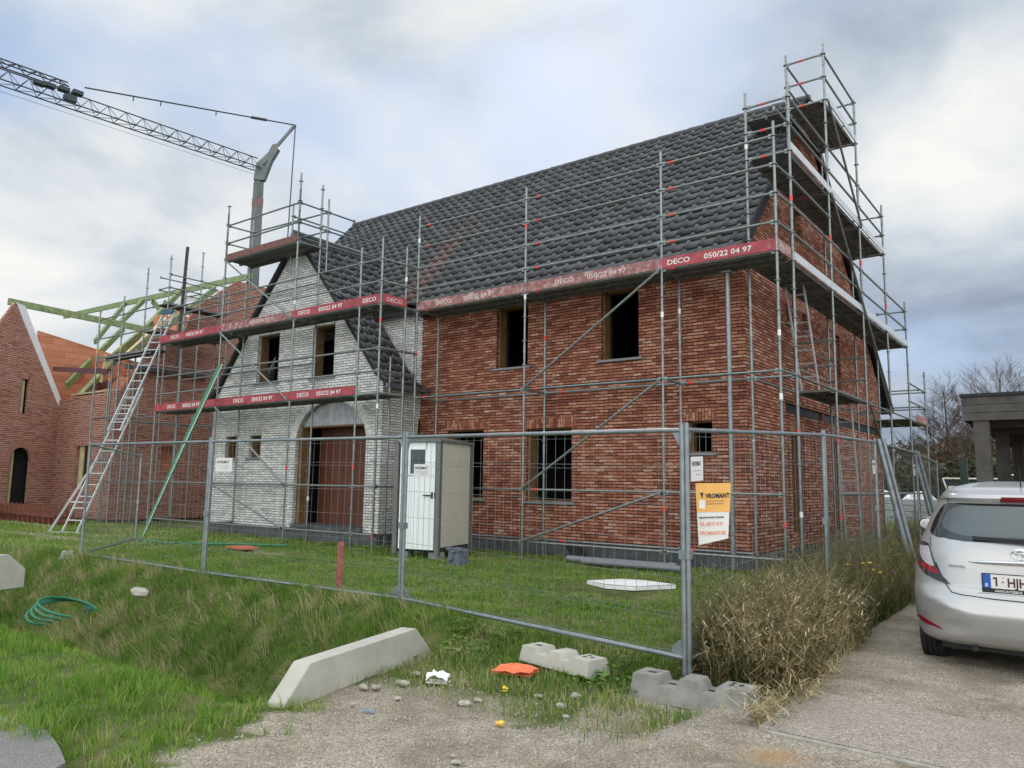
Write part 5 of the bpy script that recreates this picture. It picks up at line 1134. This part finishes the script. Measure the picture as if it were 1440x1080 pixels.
def gravel(x,y):
    # gravel shoulder in front, ragged toward the lawn and the verge
    n_=.30*vn(x,y,2.7,6)+.14*vn(x,y,7,2)
    xb=-4.25-.36*(y-2.36)
    g=ss(-.38,.35,x-xb+n_)*(1-ss(-1.7,.55,y-5.2+n_))
    g=np.maximum(g,ss(-3.3,-2.9,x)*(1-ss(5.7,5.95,y))*.8)
    g=np.where(x>-2.0,1.0,g)
    g=np.maximum(g,.62*np.exp(-(((x+13.6)/1.6)**2+((y-9.5)/.45)**2)))
    g=np.maximum(g,.62*np.exp(-(((x+21)/4)**2+((y-8.4)/.45)**2)))
    g=np.maximum(g,.6*np.exp(-(((x+10.7)/.8)**2+((y-10.6)/.35)**2)))
    g=np.maximum(g,.55*np.exp(-(((x+6.6)/.9)**2+((y-2.1)/.5)**2)))
    return g
def grid(name,xs,ys):
    X_,Y_=np.meshgrid(xs,ys); h=height(X_,Y_); nx,ny=len(xs),len(ys)
    v=np.stack([X_,Y_,h],-1).reshape(-1,3); i=np.arange((nx-1)*(ny-1)); a=(i//(nx-1))*nx+i%(nx-1)
    f=np.stack([a,a+1,a+nx+1,a+nx],-1)
    return np_mesh(name,v,f,'ground',{'gravel':gravel(X_,Y_).ravel()},smooth=True)
xs=np.unique(np.concatenate([np.linspace(-400,-40,19),np.linspace(-40,-14,60),np.linspace(-14,2,260),np.linspace(2,30,20),np.linspace(30,400,16)]))
ys=np.unique(np.concatenate([np.linspace(-60,1,14),np.linspace(1,8,150),np.linspace(8,20,80),np.linspace(20,60,30),np.linspace(60,600,20)]))
tag(grid('ground',xs,ys),kind='structure')
m=MB(); n=24; w_=[-1.74,.0]
edge=[(-1.72,4.95),(-1.76,6.0),(-1.79,7.0),(-1.86,8.3),(-1.93,10),(-1.97,12),(-2.0,24)]
top=[(x,y,.016) for x,y in edge]+[(7,24,.016),(7,4.78,.016),(-.70,4.9,.016)]
m.prism(top,(0,0,-.2)); tag(m.build('driveway','drive'),kind='structure')
m=MB(); rr=random.Random(5)
for (x0,y0),(x1,y1) in zip(edge,edge[1:]):
    L=math.hypot(x1-x0,y1-y0); k=max(1,int(L/.22)) 
    if y0>12: k=12
    for i in range(k):
        a=V((x0+(x1-x0)*i/k,y0+(y1-y0)*i/k,0)); b=V((x0+(x1-x0)*(i+.965)/k,y0+(y1-y0)*(i+.965)/k,0)); o=rr.uniform(-.008,.008)
        m.obox((a+b)/2+V((-.035+o,0,-.03+rr.uniform(-.006,.004))),(b-a)/2,V((.03,0,0)),V((0,0,.048)))
e0=V((-1.74,4.91,0)); e1=V((4,4.72,0)); k=9
for i in range(k):
    a=e0.lerp(e1,i/k); b=e0.lerp(e1,(i+.985)/k); m.obox((a+b)/2+V((0,0,-.03)),(b-a)/2,V((0,.020,0)),V((0,0,.045)))
tag(m.build('driveway_kerb','kerb',bevel=.004),kind='structure')
m=MB(); P=[(-40,2.20),(-9,2.18),(-6.4,2.22),(-5.55,2.15),(-5.2,2.22),(-4.85,2.14),(-4.55,2.05),(-4.38,1.8),(-4.3,1.2),(-4.2,-10),(-40,-10)]
m.prism([(x,y,-.036) for x,y in P],(0,0,-.1)); tag(m.build('asphalt_road','asph'),kind='structure')
m=MB(); m.prism([(-4.9,1.0,-.075),(6,1.0,-.075),(6,-30,-.075),(-4.9,-30,-.075)],(0,0,.02)); tag(m.build('road','asph'),kind='structure')

# ------------------------------------------------------------------ vegetation
RS=np.random.RandomState(11)
def blades(name,x,y,L,wd,mat,lean=.35,dirx=0,diry=0,rnd=None,z=None):
    n=len(x); z=height(x,y)-.01 if z is None else z
    th=RS.rand(n)*2*PI; ca,sa=np.cos(th),np.sin(th)
    lx=np.cos(th+1.3+RS.rand(n))*lean*L*RS.rand(n)*1.4+dirx*L; ly=np.sin(th+1.3+RS.rand(n))*lean*L*RS.rand(n)*1.4+diry*L
    hh=np.sqrt(np.clip(L**2-lx**2-ly**2,(.25*L)**2,None))
    v=np.zeros((n,5,3)); hw=wd/2
    v[:,0]=np.stack([x-ca*hw,y-sa*hw,z],-1); v[:,1]=np.stack([x+ca*hw,y+sa*hw,z],-1)
    mx,my,mz=x+lx*.35,y+ly*.35,z+hh*.62
    v[:,2]=np.stack([mx-ca*hw*.8,my-sa*hw*.8,mz],-1); v[:,3]=np.stack([mx+ca*hw*.8,my+sa*hw*.8,mz],-1)
    v[:,4]=np.stack([x+lx,y+ly,z+hh*.95],-1)
    b=(np.arange(n)*5)[:,None]
    t=np.concatenate([b+np.array([0,1,3]),b+np.array([0,3,2]),b+np.array([2,3,4])],1).reshape(-1,3)
    r=np.repeat(RS.rand(n) if rnd is None else rnd,5)
    return np_mesh(name,v.reshape(-1,3),t,mat,{'rnd':r})
def scat(n,x0,x1,y0,y1,keep=None):
    x=RS.uniform(x0,x1,n); y=RS.uniform(y0,y1,n)
    if keep is not None: k=keep(x,y); x,y=x[k],y[k]
    return x,y
def clump(x,y,s=1.6,seed=0): return .5+.5*vn(x,y,s,seed)
def on_lawn(x,y):
    p=RS.rand(len(x)); g=gravel(x,y)
    return (p>g*1.15)&(p>.12)
def tufts(name,nt_,k,x0,x1,y0,y1,keep,Lf,wd,mat,label,out=.55,spread=.03,dirx=0,diry=0,lean=.35,shift=0,cat='grass'):
    cx,cy=scat(nt_,x0,x1,y0,y1,keep); m_=len(cx); q=np.repeat(np.arange(m_),k); n=len(q)
    ang=RS.rand(n)*2*PI; rad=np.abs(RS.randn(n))*spread; x=cx[q]+np.cos(ang)*rad; y=cy[q]+np.sin(ang)*rad
    tl=(.55+.9*RS.rand(m_)**1.5)[q]; L=Lf(x,y)*tl*(.55+.5*RS.rand(n)); o=out*RS.rand(n)
    r=np.clip(RS.rand(m_)[q]*.62+.38*RS.rand(n)+shift,0,1)
    return tag(blades(name,x,y,L,wd,mat,lean,dirx=np.cos(ang)*o+dirx,diry=np.sin(ang)*o+diry,rnd=r),label,cat,kind='stuff')
lw=lambda x,y:on_lawn(x,y)
tufts('verge_grass',5200,13,-12,-4.0,2.05,3.85,lambda x,y:on_lawn(x,y)&(RS.rand(len(x))<.3+.7*clump(x,y,2.2,3)),lambda x,y:.045+.10*clump(x,y,1.9,2)+.05*(x>-6.3)*clump(x,y,2.5,1),.0055,'grass','short patchy grass along the road edge',out=.9,spread=.035)
tufts('bank_grass',6200,14,-16,-4.9,3.6,6.3,lambda x,y:~((x>-5.25)&(y<5.6))&(RS.rand(len(x))<.45+.55*clump(x,y,2.6,5)),lambda x,y:.07+.15*clump(x,y,1.4,6),.0062,'bankg','long drooping grass on the ditch bank',out=.6,spread=.05,shift=-.14,dirx=-.10,diry=-.36)
tufts('bank_grass',1000,16,-16,-5.2,4.6,6.2,lambda x,y:RS.rand(len(x))<clump(x,y,3.1,9)**1.5,lambda x,y:.22+.18*clump(x,y,1.4,6),.0055,'bankg','clumps of dry brownish grass hanging down the ditch bank',out=.5,spread=.04,dirx=-.12,diry=-.5,shift=.35)
ok_=lambda x,y:on_lawn(x,y)&(RS.rand(len(x))<np.clip(1.3-(y-5)/10,.3,1))&~((x>-5)&(y<5.75))&~((x>-12.95)&(y>13.3))&~((x>-6.15)&(x<-4.75)&(y>8.95)&(y<10.45))
tufts('lawn_grass',34000,8,-16,-2.3,5.3,13.2,ok_,lambda x,y:.035+.05*clump(x,y,1.8,9),.007,'grass','green lawn between the fence and the houses',out=.95,spread=.035)
tufts('lawn_grass',900,12,-15,-2.6,6,12.5,ok_,lambda x,y:.09+.05*clump(x,y,1.8,2),.006,'bankg','darker taller tufts standing in the lawn',out=.7,spread=.04)
x,y=scat(60000,-34,-15.5,5.2,12.1,on_lawn)
L=.04+.07*RS.rand(len(x)); tag(blades('rough_grass',x,y,L,.014,'grass',.9,rnd=np.clip(RS.rand(len(x))*.8+.2,0,1)),'thin yellowish grass in front of the unfinished house','grass',kind='stuff')
# weeds between gravel and lawn round the loose foot
x,y=scat(26000,-5.1,-2.3,4.3,6.3,lambda x,y:(RS.rand(len(x))<np.clip((y-4.3)/1.3,0.03,1)*(.15+.85*clump(x,y,3.5,2)))&~((x>-3.02)&(y<5.85)&(y>5.3)))
L=.04+.16*RS.rand(len(x))*clump(x,y,3,7)+.02; tag(blades('edge_weeds',x,y,L,.006,'bankg',.8,rnd=RS.rand(len(x))),'low tangled weeds at the gravel edge','weeds',kind='stuff')
x,y=scat(9000,-5,-.3,2.2,5.2,lambda x,y:(RS.rand(len(x))<.25*clump(x,y,3.5,2)**2)&(x<-1.8))
tag(blades('gravel_weeds',x,y,.02+.03*RS.rand(len(x)),.005,'bankg',.9,rnd=RS.rand(len(x))),'sparse weeds poking through the gravel','weeds',kind='stuff')
# right strip & beyond
x,y=scat(60000,-6,-2.0,9,32,lambda x,y:(x>-3.7)|(y>25)); L=.12+.3*RS.rand(len(x)); tag(blades('strip_grass',x,y,L,.011,'bankg',.6,rnd=RS.rand(len(x))),'rough grass strip between gable wall and driveway','grass',kind='stuff')
x,y=scat(30000,-14,3,32,60,None); tag(blades('field_grass',x,y,.15+.35*RS.rand(len(x)),.04,'grass',.6),'grass field far behind the parked car','grass',kind='stuff')
def leafy(name,n,xr,yr,mat,label):
    x=RS.uniform(*xr,n); y=RS.uniform(*yr,n); z=height(x,y)+RS.rand(n)*.12; s=.02+.05*RS.rand(n)
    th=RS.rand(n)*2*PI; v=np.zeros((n,4,3)); 
    v[:,0]=np.stack([x,y,z],-1); v[:,1]=np.stack([x+np.cos(th-.4)*s,y+np.sin(th-.4)*s,z+.02],-1); v[:,2]=np.stack([x+np.cos(th)*s*2,y+np.sin(th)*s*2,z+.01],-1); v[:,3]=np.stack([x+np.cos(th+.4)*s,y+np.sin(th+.4)*s,z+.02],-1)
    return tag(np_mesh(name,v.reshape(-1,3),np.arange(4*n).reshape(-1,4),mat,{'rnd':np.repeat(RS.rand(n)*.6,4)}),label,'weeds',kind='stuff')
leafy('broad_leaves',170,(-5.2,-4.5),(5.4,6.1),'bankg','broad-leaved weeds behind the middle headwall block'); leafy('broad_leaves',120,(-3.5,-2.9),(5.3,5.9),'bankg','broad-leaved weeds beside the large fence foot')
# tall dry weeds
def stalks(name,x,y,L,wd,mat,lean,rnd,label,segs=5,side=.9):
    n=len(x); z=height(x,y); th=RS.rand(n)*2*PI; lx,ly=np.cos(th)*lean*L,np.sin(th)*lean*L
    ph=RS.rand(n)*PI; ca,sa=np.cos(ph),np.sin(ph); W=segs+1; v=np.zeros((n,W*2,3)); kink=RS.uniform(-.05,.05,(n,2))
    for k in range(W):
        t=k/segs; c=np.stack([x+lx*t**1.8+kink[:,0]*np.sin(t*7+ph),y+ly*t**1.8+kink[:,1]*np.sin(t*6+ph),z+L*(t-.28*lean*t**2.5)],-1); hw=(wd*(1-.75*t)/2)[:,None]
        d=np.stack([ca,sa,0*ca],-1)*hw; v[:,2*k]=c-d; v[:,2*k+1]=c+d
    b=(np.arange(n)*2*W)[:,None]; f=np.concatenate([b+np.array([2*k,2*k+1,2*k+3,2*k+2]) for k in range(segs)],1).reshape(-1,4)
    V1=v.reshape(-1,3); R1=np.repeat(rnd,2*W)
    # side leaves and seed heads: small thin quads hanging off the stalks
    q=int(n*side*6); idx=RS.randint(0,n,q); t=RS.uniform(.15,1,q); i2=idx
    c=np.stack([x[i2]+lx[i2]*t**1.8,y[i2]+ly[i2]*t**1.8,z[i2]+L[i2]*(t-.28*(lean if np.isscalar(lean) else lean[i2])*t**2.5)],-1)
    th2=RS.rand(q)*2*PI; l2=RS.uniform(.03,.16,q)*(1.1-.5*t); up=RS.uniform(-.6,.7,q)
    d=np.stack([np.cos(th2)*l2,np.sin(th2)*l2,up*l2],-1); sdv=np.stack([-np.sin(th2),np.cos(th2),0*th2],-1)*(RS.uniform(.002,.006,q))[:,None]
    v2=np.stack([c-sdv,c+sdv,c+d+sdv*.3,c+d-sdv*.3],1).reshape(-1,3); f2=(np.arange(q)*4)[:,None]+np.array([0,1,2,3])+len(V1)
    return tag(np_mesh(name,np.concatenate([V1,v2]),np.concatenate([f,f2]),mat,{'rnd':np.concatenate([R1,np.repeat(np.clip(rnd[i2]+RS.uniform(-.2,.2,q),0,1),4)])}),label,'weeds',kind='stuff')
def wx(y): return 
n=1700; y=RS.uniform(5.95,8.6,n); x=-2.62+RS.rand(n)*.74; L=RS.uniform(.25,.7,n)
stalks('green_weeds',x,y,L,RS.uniform(.004,.008,n),'weedg',.3,RS.rand(n)*.7,'greener upright weeds mixed into the dry clump')
n=2100; y=RS.uniform(5.88,8.2,n); u=RS.beta(1.6,1.3,n); x=-2.62+u*(.78)+.0*(y-5.6)
L=RS.uniform(.25,.75,n)*(.75+.35*np.sin(u*PI)); k=RS.rand(n)<.05; L[k]*=1.3
stalks('dry_weeds',x,y,L,RS.uniform(.0028,.0065,n),'straw',.42,np.clip(RS.rand(n)*.8+.15,0,1),'tall straw-coloured dry weeds around the corner fence post')
n=5600; y=RS.uniform(6.2,12.5,n); x=RS.uniform(0,1,n)*(.85+.35*np.clip((y-8.5),0,1))-2.85-.35*np.clip((y-8.5),0,1)+.02*(y-8); L=RS.uniform(.3,.85,n); 
stalks('brown_weeds',x,y,L,RS.uniform(.004,.008,n),'weedg',.35,RS.rand(n),'brownish green tall weeds along the driveway, left of the car')
n=2500; y=RS.uniform(5.9,6.9,n); x=RS.uniform(-2.75,-1.88,n); L=RS.uniform(.1,.42,n)
stalks('low_weeds',x,y,L,RS.uniform(.003,.006,n),'weedg',.7,RS.rand(n),'low brown undergrowth at the foot of the dry weeds')
n=2600; y=RS.uniform(12,26,n); x=RS.uniform(-3.6,-2.1,n); L=RS.uniform(.3,.8,n)
stalks('far_weeds',x,y,L,RS.uniform(.006,.012,n),'weedg',.35,RS.rand(n),'far weeds beyond the car mirror')
n=260; y=RS.uniform(5.0,6.6,n); x=RS.uniform(-1.95,-1.72,n); stalks('trailing_straw',x,y,RS.uniform(.08,.3,n),RS.uniform(.003,.005,n),'straw',.95,RS.rand(n),'dry stems trailing over the driveway kerb')
for i,(x,y,z) in enumerate([(-2.36,9.6,.62),(-2.22,9.7,.64),(-2.12,9.6,.66),(-2.10,9.65,.58),(-2.04,9.7,.55)]):
    m=MB(); m.ball((x,y,z),.022,(1,1,.5),8,jit=.1); m.tube((x,y,z),(x+.02,y,0.1),.003,5,mi=1); one(m,'yellow_flower',['yleaf','weedg'],'small yellow dandelion-like flower in the brown weeds left of the car','flower','yellow flowers left of the car')
n=5200; x=RS.uniform(-4.9,-1.85,n); y=RS.uniform(2.2,5.9,n); k=gravel(x,y)>.35; x,y=x[k],y[k]; n=len(x); r=.004+.012*RS.rand(n)**3; z=height(x,y)+r*.2
o8=np.array([[1,0,0],[0,1,0],[-1,0,0],[0,-1,0],[0,0,.7],[0,0,-.7]],float); sc8=RS.uniform(.6,1.4,(n,6,3)); pv=np.stack([x,y,z],-1)[:,None,:]+o8[None]*sc8*r[:,None,None]
f8=np.array([[0,1,4],[1,2,4],[2,3,4],[3,0,4],[1,0,5],[2,1,5],[3,2,5],[0,3,5]]); tag(np_mesh('pebbles',pv.reshape(-1,3),((np.arange(n)*6)[:,None,None]+f8[None]).reshape(-1,3),'stone'),'loose pebbles scattered on the gravel','pebbles',kind='stuff')
x,y=scat(2600,-4.9,-1.8,2.6,5.7,lambda x,y:RS.rand(len(x))<clump(x,y,3,3)); n=len(x); tag(blades('dead_straw',x,y,.04+.08*RS.rand(n),.003,'straw',.3,dirx=RS.uniform(-.85,.85,n),diry=RS.uniform(-.5,.5,n),rnd=.2+.6*RS.rand(n)),'dead stems lying flat on the gravel','straw',kind='stuff')
# hedge and trees behind
def hedge(name,x0,x1,y0,y1,z1,n,s,label,cat='hedge',kind=None,wob=.5):
    x=RS.uniform(x0,x1,n); y=RS.uniform(y0,y1,n); zt=z1*(1+wob*.5*vn(x,y,.55,3)+wob*.25*vn(x,y,1.9,5)); z=zt*RS.rand(n)**.8
    a=RS.randn(n,3); a/=np.linalg.norm(a,axis=1)[:,None]; b=np.cross(a,RS.randn(n,3)); b/=np.linalg.norm(b,axis=1)[:,None]; ss_=(s*RS.uniform(.5,1.4,n))[:,None]
    c=np.stack([x,y,z],-1); v=np.stack([c-a*ss_,c+b*ss_*.6,c+a*ss_,c-b*ss_*.6],1).reshape(-1,3)
    return tag(np_mesh(name,v,np.arange(4*n).reshape(-1,4),'hedge'),label,cat,kind=kind)
hedge('hedge',-14,8,46,49,3.0,16000,.13,'dark green hedge beyond the brick pallets and the carport')
hedge('distant_wood',-160,60,150,165,9,26000,.6,'low dark wood on the horizon','trees','stuff')
hedge('distant_wood',-260,-60,60,110,7,16000,.6,'low dark wood behind the unfinished house','trees','stuff')
def tree(name,base,H_,spread,seed,label,mat='bark',lo=.12,dens=1,lean=0):
    rg=random.Random(seed); t=thing(name,base,label,'tree','bare autumn trees behind the carport'); tr=MB(); segs=[]
    tr_pts=[V(base)+V((lean*k/8,0,H_*.80*k/8))+V((rg.uniform(-.08,.08),rg.uniform(-.08,.08),0)) for k in range(9)]
    tr.path(tr_pts,.1,8,radii=[.16*(1-k/8.6)+.012 for k in range(9)]); tr.build('trunk',mat,t,smooth=True)
    tw=[]
    def grow(p,d,L,r,lev):
        n=3 if lev<2 else 2; q=p; pts=[p]
        for k in range(n): d=(d+V((rg.uniform(-.22,.22),rg.uniform(-.22,.22),rg.uniform(-.05,.16)))).normalized(); q=q+d*L/n; pts.append(q)
        tw.append((pts,r))
        if lev>=3: return
        for k in range([7,6,4][lev]):
            f=rg.uniform(.2,1); i=min(int(f*n),n-1); s=pts[i].lerp(pts[i+1],f*n-i)
            nd=(d+V((rg.uniform(-1,1),rg.uniform(-1,1),rg.uniform(-.45,.7)))*.8).normalized(); grow(s,nd,L*rg.uniform(.35,.62),r*.55,lev+1)
    nb_=int(34*dens)
    for k in range(nb_):
        f=lo+(1-lo)*k/nb_; i=min(int(f*8),7); s=tr_pts[i].lerp(tr_pts[i+1],f*8-i); a=k*2.4+rg.uniform(-.4,.4)
        Lb=spread*(1-f*.72)*rg.uniform(.75,1.1); grow(s,V((math.cos(a),math.sin(a),.22+.7*f)).normalized(),Lb,.045*(1.15-f),0)
    vs=[];fs=[]
    for pts,r in tw:
        for a,b in zip(pts,pts[1:]):
            d=(b-a).normalized(); u=d.cross(V((.3,.5,.8))).normalized()*r; w2=d.cross(u).normalized()*r; o=len(vs)
            vs+=[a+u,a-u*.5+w2*.87,a-u*.5-w2*.87,b+u*.7,(b-u*.35+w2*.6),(b-u*.35-w2*.6)]
            fs+=[(o,o+1,o+4,o+3),(o+1,o+2,o+5,o+4),(o+2,o,o+3,o+5)]
    vv=np.array([tuple(v-V(base)) for v in vs]); c=np_mesh('crown',vv,np.array(fs),mat); c.parent=t
    return t
tree('bare_tree',(-8.0,60,0),10.4,3.7,1,'bare tree with a straight trunk left of the carport corner',lo=.1,dens=1.5)
tree('bare_tree',(-5.0,63,0),11.6,5.2,2,'wider bare tree rising above the carport roof',lo=.25,dens=1.3)
tree('bare_tree',(-1.5,61,0),9,4.2,3,'bare tree seen between the carport posts',lo=.12,dens=1.2)
tree('bare_tree',(-6.2,56,0),6.5,3.6,4,'low brown bushy tree just left of the front carport post',lo=.05,dens=1.5)
# young leaves left on the lower crowns
def leaves(par_,c,r,n,col,label):
    pts=RS.randn(n,3); pts/=np.linalg.norm(pts,axis=1)[:,None]; pts*=RS.rand(n)[:,None]**.4*np.array(r); pts+=np.array(c)
    a=RS.randn(n,3)*.07; b=RS.randn(n,3)*.05
    o=np_mesh('autumn_leaves',np.stack([pts-a,pts+b,pts+a,pts-b],1).reshape(-1,3),np.arange(4*n).reshape(-1,4),col); return o
lf=plain('autumn_leaf',(.13,.085,.035),.8,0,.5,1.2)
for o in [k for k in bpy.data.objects if k.name.startswith('bare_tree')]:
    bx=o.location; e=leaves(o,(0,0,2.6),(3.2,2,2.4),2600,lf,''); e.parent=o

# ------------------------------------------------------------------ sky, sun, camera
W_=bpy.data.worlds.new('World'); SC.world=W_; W_.use_nodes=True; nt=W_.node_tree; L=nt.links
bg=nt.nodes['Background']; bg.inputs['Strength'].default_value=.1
YAW,PITCH,ROLL=math.radians(37.197668),math.radians(7.35585),math.radians(.86991)
SUN_EL=math.radians(34); sun_az=math.radians(90+34)   # math angle of direction toward the sun
sky=N(nt,'ShaderNodeTexSky',sky_type='NISHITA'); sky.sun_disc=False; sky.sun_elevation=SUN_EL; sky.sun_rotation=math.radians(90)-sun_az; sky.altitude=0; sky.air_density=1; sky.dust_density=1.5
tc=N(nt,'ShaderNodeTexCoord'); sp=N(nt,'ShaderNodeSeparateXYZ'); L.new(tc.outputs['Generated'],sp.inputs[0])
zc=N(nt,'ShaderNodeMath',operation='MAXIMUM'); L.new(sp.outputs[2],zc.inputs[0]); zc.inputs[1].default_value=0
za=N(nt,'ShaderNodeMath',operation='ADD'); L.new(zc.outputs[0],za.inputs[0]); za.inputs[1].default_value=.35
dv_=N(nt,'ShaderNodeVectorMath',operation='SCALE'); iv=N(nt,'ShaderNodeMath',operation='DIVIDE'); iv.inputs[0].default_value=1; L.new(za.outputs[0],iv.inputs[1])
L.new(tc.outputs['Generated'],dv_.inputs[0]); L.new(iv.outputs[0],dv_.inputs['Scale'])
mpn=N(nt,'ShaderNodeMapping'); mpn.inputs['Location'].default_value=(3.1,1.7,0); mpn.inputs['Scale'].default_value=(1.0,1.0,1.6); L.new(dv_.outputs[0],mpn.inputs['Vector'])
n1=N(nt,'ShaderNodeTexNoise'); n1.inputs['Scale'].default_value=1.55; n1.inputs['Detail'].default_value=7; n1.inputs['Roughness'].default_value=.54; n1.inputs['Distortion'].default_value=.25; L.new(mpn.outputs[0],n1.inputs['Vector'])
n2=N(nt,'ShaderNodeTexNoise'); n2.inputs['Scale'].default_value=2.1; n2.inputs['Detail'].default_value=6; n2.inputs['Roughness'].default_value=.5; n2.inputs['Distortion'].default_value=.3; L.new(mpn.outputs[0],n2.inputs['Vector'])
def dirv(px,py):
    f=1078.4; X=(px-720)/f; Y=-(py-540)/f
    F=V((-math.sin(YAW)*math.cos(PITCH),math.cos(YAW)*math.cos(PITCH),math.sin(PITCH))); r=V((math.cos(YAW),math.sin(YAW),0)); u=r.cross(F)
    r2=r*math.cos(ROLL)+u*math.sin(ROLL); u2=-r*math.sin(ROLL)+u*math.cos(ROLL)
    return (F+r2*X+u2*Y).normalized()
def blob(px,py,size,amp):     # a cloud bank / gap standing in this direction of the sky
    d=dirv(px,py); dt=N(nt,'ShaderNodeVectorMath',operation='DOT_PRODUCT'); L.new(nrm.outputs[0],dt.inputs[0]); dt.inputs[1].default_value=d
    mr=N(nt,'ShaderNodeMapRange',interpolation_type='SMOOTHSTEP'); L.new(dt.outputs['Value'],mr.inputs['Value']); mr.inputs['From Min'].default_value=math.cos(math.radians(size)); mr.inputs['From Max'].default_value=1; mr.inputs['To Min'].default_value=0; mr.inputs['To Max'].default_value=amp
    return mr.outputs[0]
nrm=N(nt,'ShaderNodeVectorMath',operation='NORMALIZE'); L.new(tc.outputs['Generated'],nrm.inputs[0])
def addup(src,outs):
    for o in outs:
        a=N(nt,'ShaderNodeMath',operation='ADD'); L.new(src,a.inputs[0]); L.new(o,a.inputs[1]); src=a.outputs[0]
    return src
nc=N(nt,'ShaderNodeMath',operation='MULTIPLY_ADD'); L.new(n1.outputs['Fac'],nc.inputs[0]); nc.inputs[1].default_value=1.7; nc.inputs[2].default_value=-.36
bright=addup(nc.outputs[0],[blob(790,215,9,.22),blob(1310,260,11,.22),blob(120,400,16,.13),blob(560,290,10,.16),blob(60,520,20,.12),blob(420,190,12,-.10),blob(240,260,10,-.06),blob(650,60,16,-.06),blob(1250,90,14,-.03),blob(500,330,12,.12),blob(1050,60,12,.06),blob(200,60,14,.06),blob(1300,420,8,-.14),blob(130,300,9,-.08),blob(980,90,14,-.02)])
bluem=addup(n2.outputs['Fac'],[blob(430,200,12,.16),blob(880,150,13,.24),blob(720,160,9,.15),blob(90,170,10,.16),blob(1000,60,14,.08),blob(1320,430,8,.10),blob(700,40,14,-.12),blob(120,420,16,-.2),blob(1310,250,12,-.15),blob(250,60,12,-.05)])
cr=ramp(nt,[(.30,(2.3,2.75,3.5)),(.45,(3.1,3.55,4.3)),(.58,(4.0,4.5,5.05)),(.72,(5.5,5.75,5.95)),(.88,(6.7,6.7,6.5))]); L.new(bright,cr.inputs['Fac'])
skm=N(nt,'ShaderNodeMix',data_type='RGBA'); skm.inputs['Factor'].default_value=.12; skm.inputs['A'].default_value=(2.6,3.7,5.6,1); L.new(sky.outputs[0],skm.inputs['B'])
bm_=N(nt,'ShaderNodeMapRange',interpolation_type='SMOOTHSTEP'); L.new(bluem,bm_.inputs['Value']); bm_.inputs['From Min'].default_value=.46; bm_.inputs['From Max'].default_value=.80; bm_.inputs['To Max'].default_value=.8
mx=N(nt,'ShaderNodeMix',data_type='RGBA'); L.new(bm_.outputs[0],mx.inputs['Factor']); L.new(cr.outputs['Color'],mx.inputs['A']); L.new(skm.outputs['Result'],mx.inputs['B'])
# overcast vault: warm brightness added overhead and behind the viewer to light the fronts
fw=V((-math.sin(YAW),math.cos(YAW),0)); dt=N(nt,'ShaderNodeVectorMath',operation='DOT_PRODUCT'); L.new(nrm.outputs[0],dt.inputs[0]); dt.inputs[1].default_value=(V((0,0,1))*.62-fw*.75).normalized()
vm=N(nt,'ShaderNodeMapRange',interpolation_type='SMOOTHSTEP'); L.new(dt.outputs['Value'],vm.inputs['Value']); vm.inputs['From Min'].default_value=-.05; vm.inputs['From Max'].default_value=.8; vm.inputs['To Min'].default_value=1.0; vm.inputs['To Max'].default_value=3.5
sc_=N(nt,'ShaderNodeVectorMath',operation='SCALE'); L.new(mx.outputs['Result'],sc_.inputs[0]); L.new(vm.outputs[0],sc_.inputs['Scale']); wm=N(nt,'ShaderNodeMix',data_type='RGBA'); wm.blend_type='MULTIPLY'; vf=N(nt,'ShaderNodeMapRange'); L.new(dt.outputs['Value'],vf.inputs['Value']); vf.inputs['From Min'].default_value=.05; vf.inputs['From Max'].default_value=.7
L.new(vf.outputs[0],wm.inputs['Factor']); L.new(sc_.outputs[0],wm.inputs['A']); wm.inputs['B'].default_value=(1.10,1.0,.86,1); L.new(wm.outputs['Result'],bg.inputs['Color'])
sd_=bpy.data.lights.new('sun','SUN'); sd_.energy=.9; sd_.angle=math.radians(14); sd_.color=(1,.96,.90); so=bpy.data.objects.new('sun',sd_); COL.objects.link(so)
dirs=V((math.cos(sun_az)*math.cos(SUN_EL),math.sin(sun_az)*math.cos(SUN_EL),math.sin(SUN_EL))); so.rotation_euler=dirs.to_track_quat('Z','Y').to_euler()
so.location=(0,0,30)
cam=bpy.data.cameras.new('camera'); co=bpy.data.objects.new('camera',cam); COL.objects.link(co); SC.camera=co
cam.sensor_fit='HORIZONTAL'; cam.sensor_width=36; cam.lens=1078.4/1440*36; cam.clip_end=2000; cam.clip_start=.05
F=V((-math.sin(YAW)*math.cos(PITCH),math.cos(YAW)*math.cos(PITCH),math.sin(PITCH))); r=V((math.cos(YAW),math.sin(YAW),0)); u=r.cross(F)
r2=r*math.cos(ROLL)+u*math.sin(ROLL); u2=-r*math.sin(ROLL)+u*math.cos(ROLL)
mt=Matrix((r2,u2,-F)).transposed().to_4x4(); mt.translation=V((0,0,1.5)); co.matrix_world=mt
SC.render.engine='CYCLES'; SC.view_settings.view_transform='Standard'; SC.view_settings.look='None'; SC.view_settings.exposure=.5; SC.view_settings.gamma=1
SC.render.film_transparent=False
for o in bpy.data.objects:
    if '_o' in o: del o['_o']
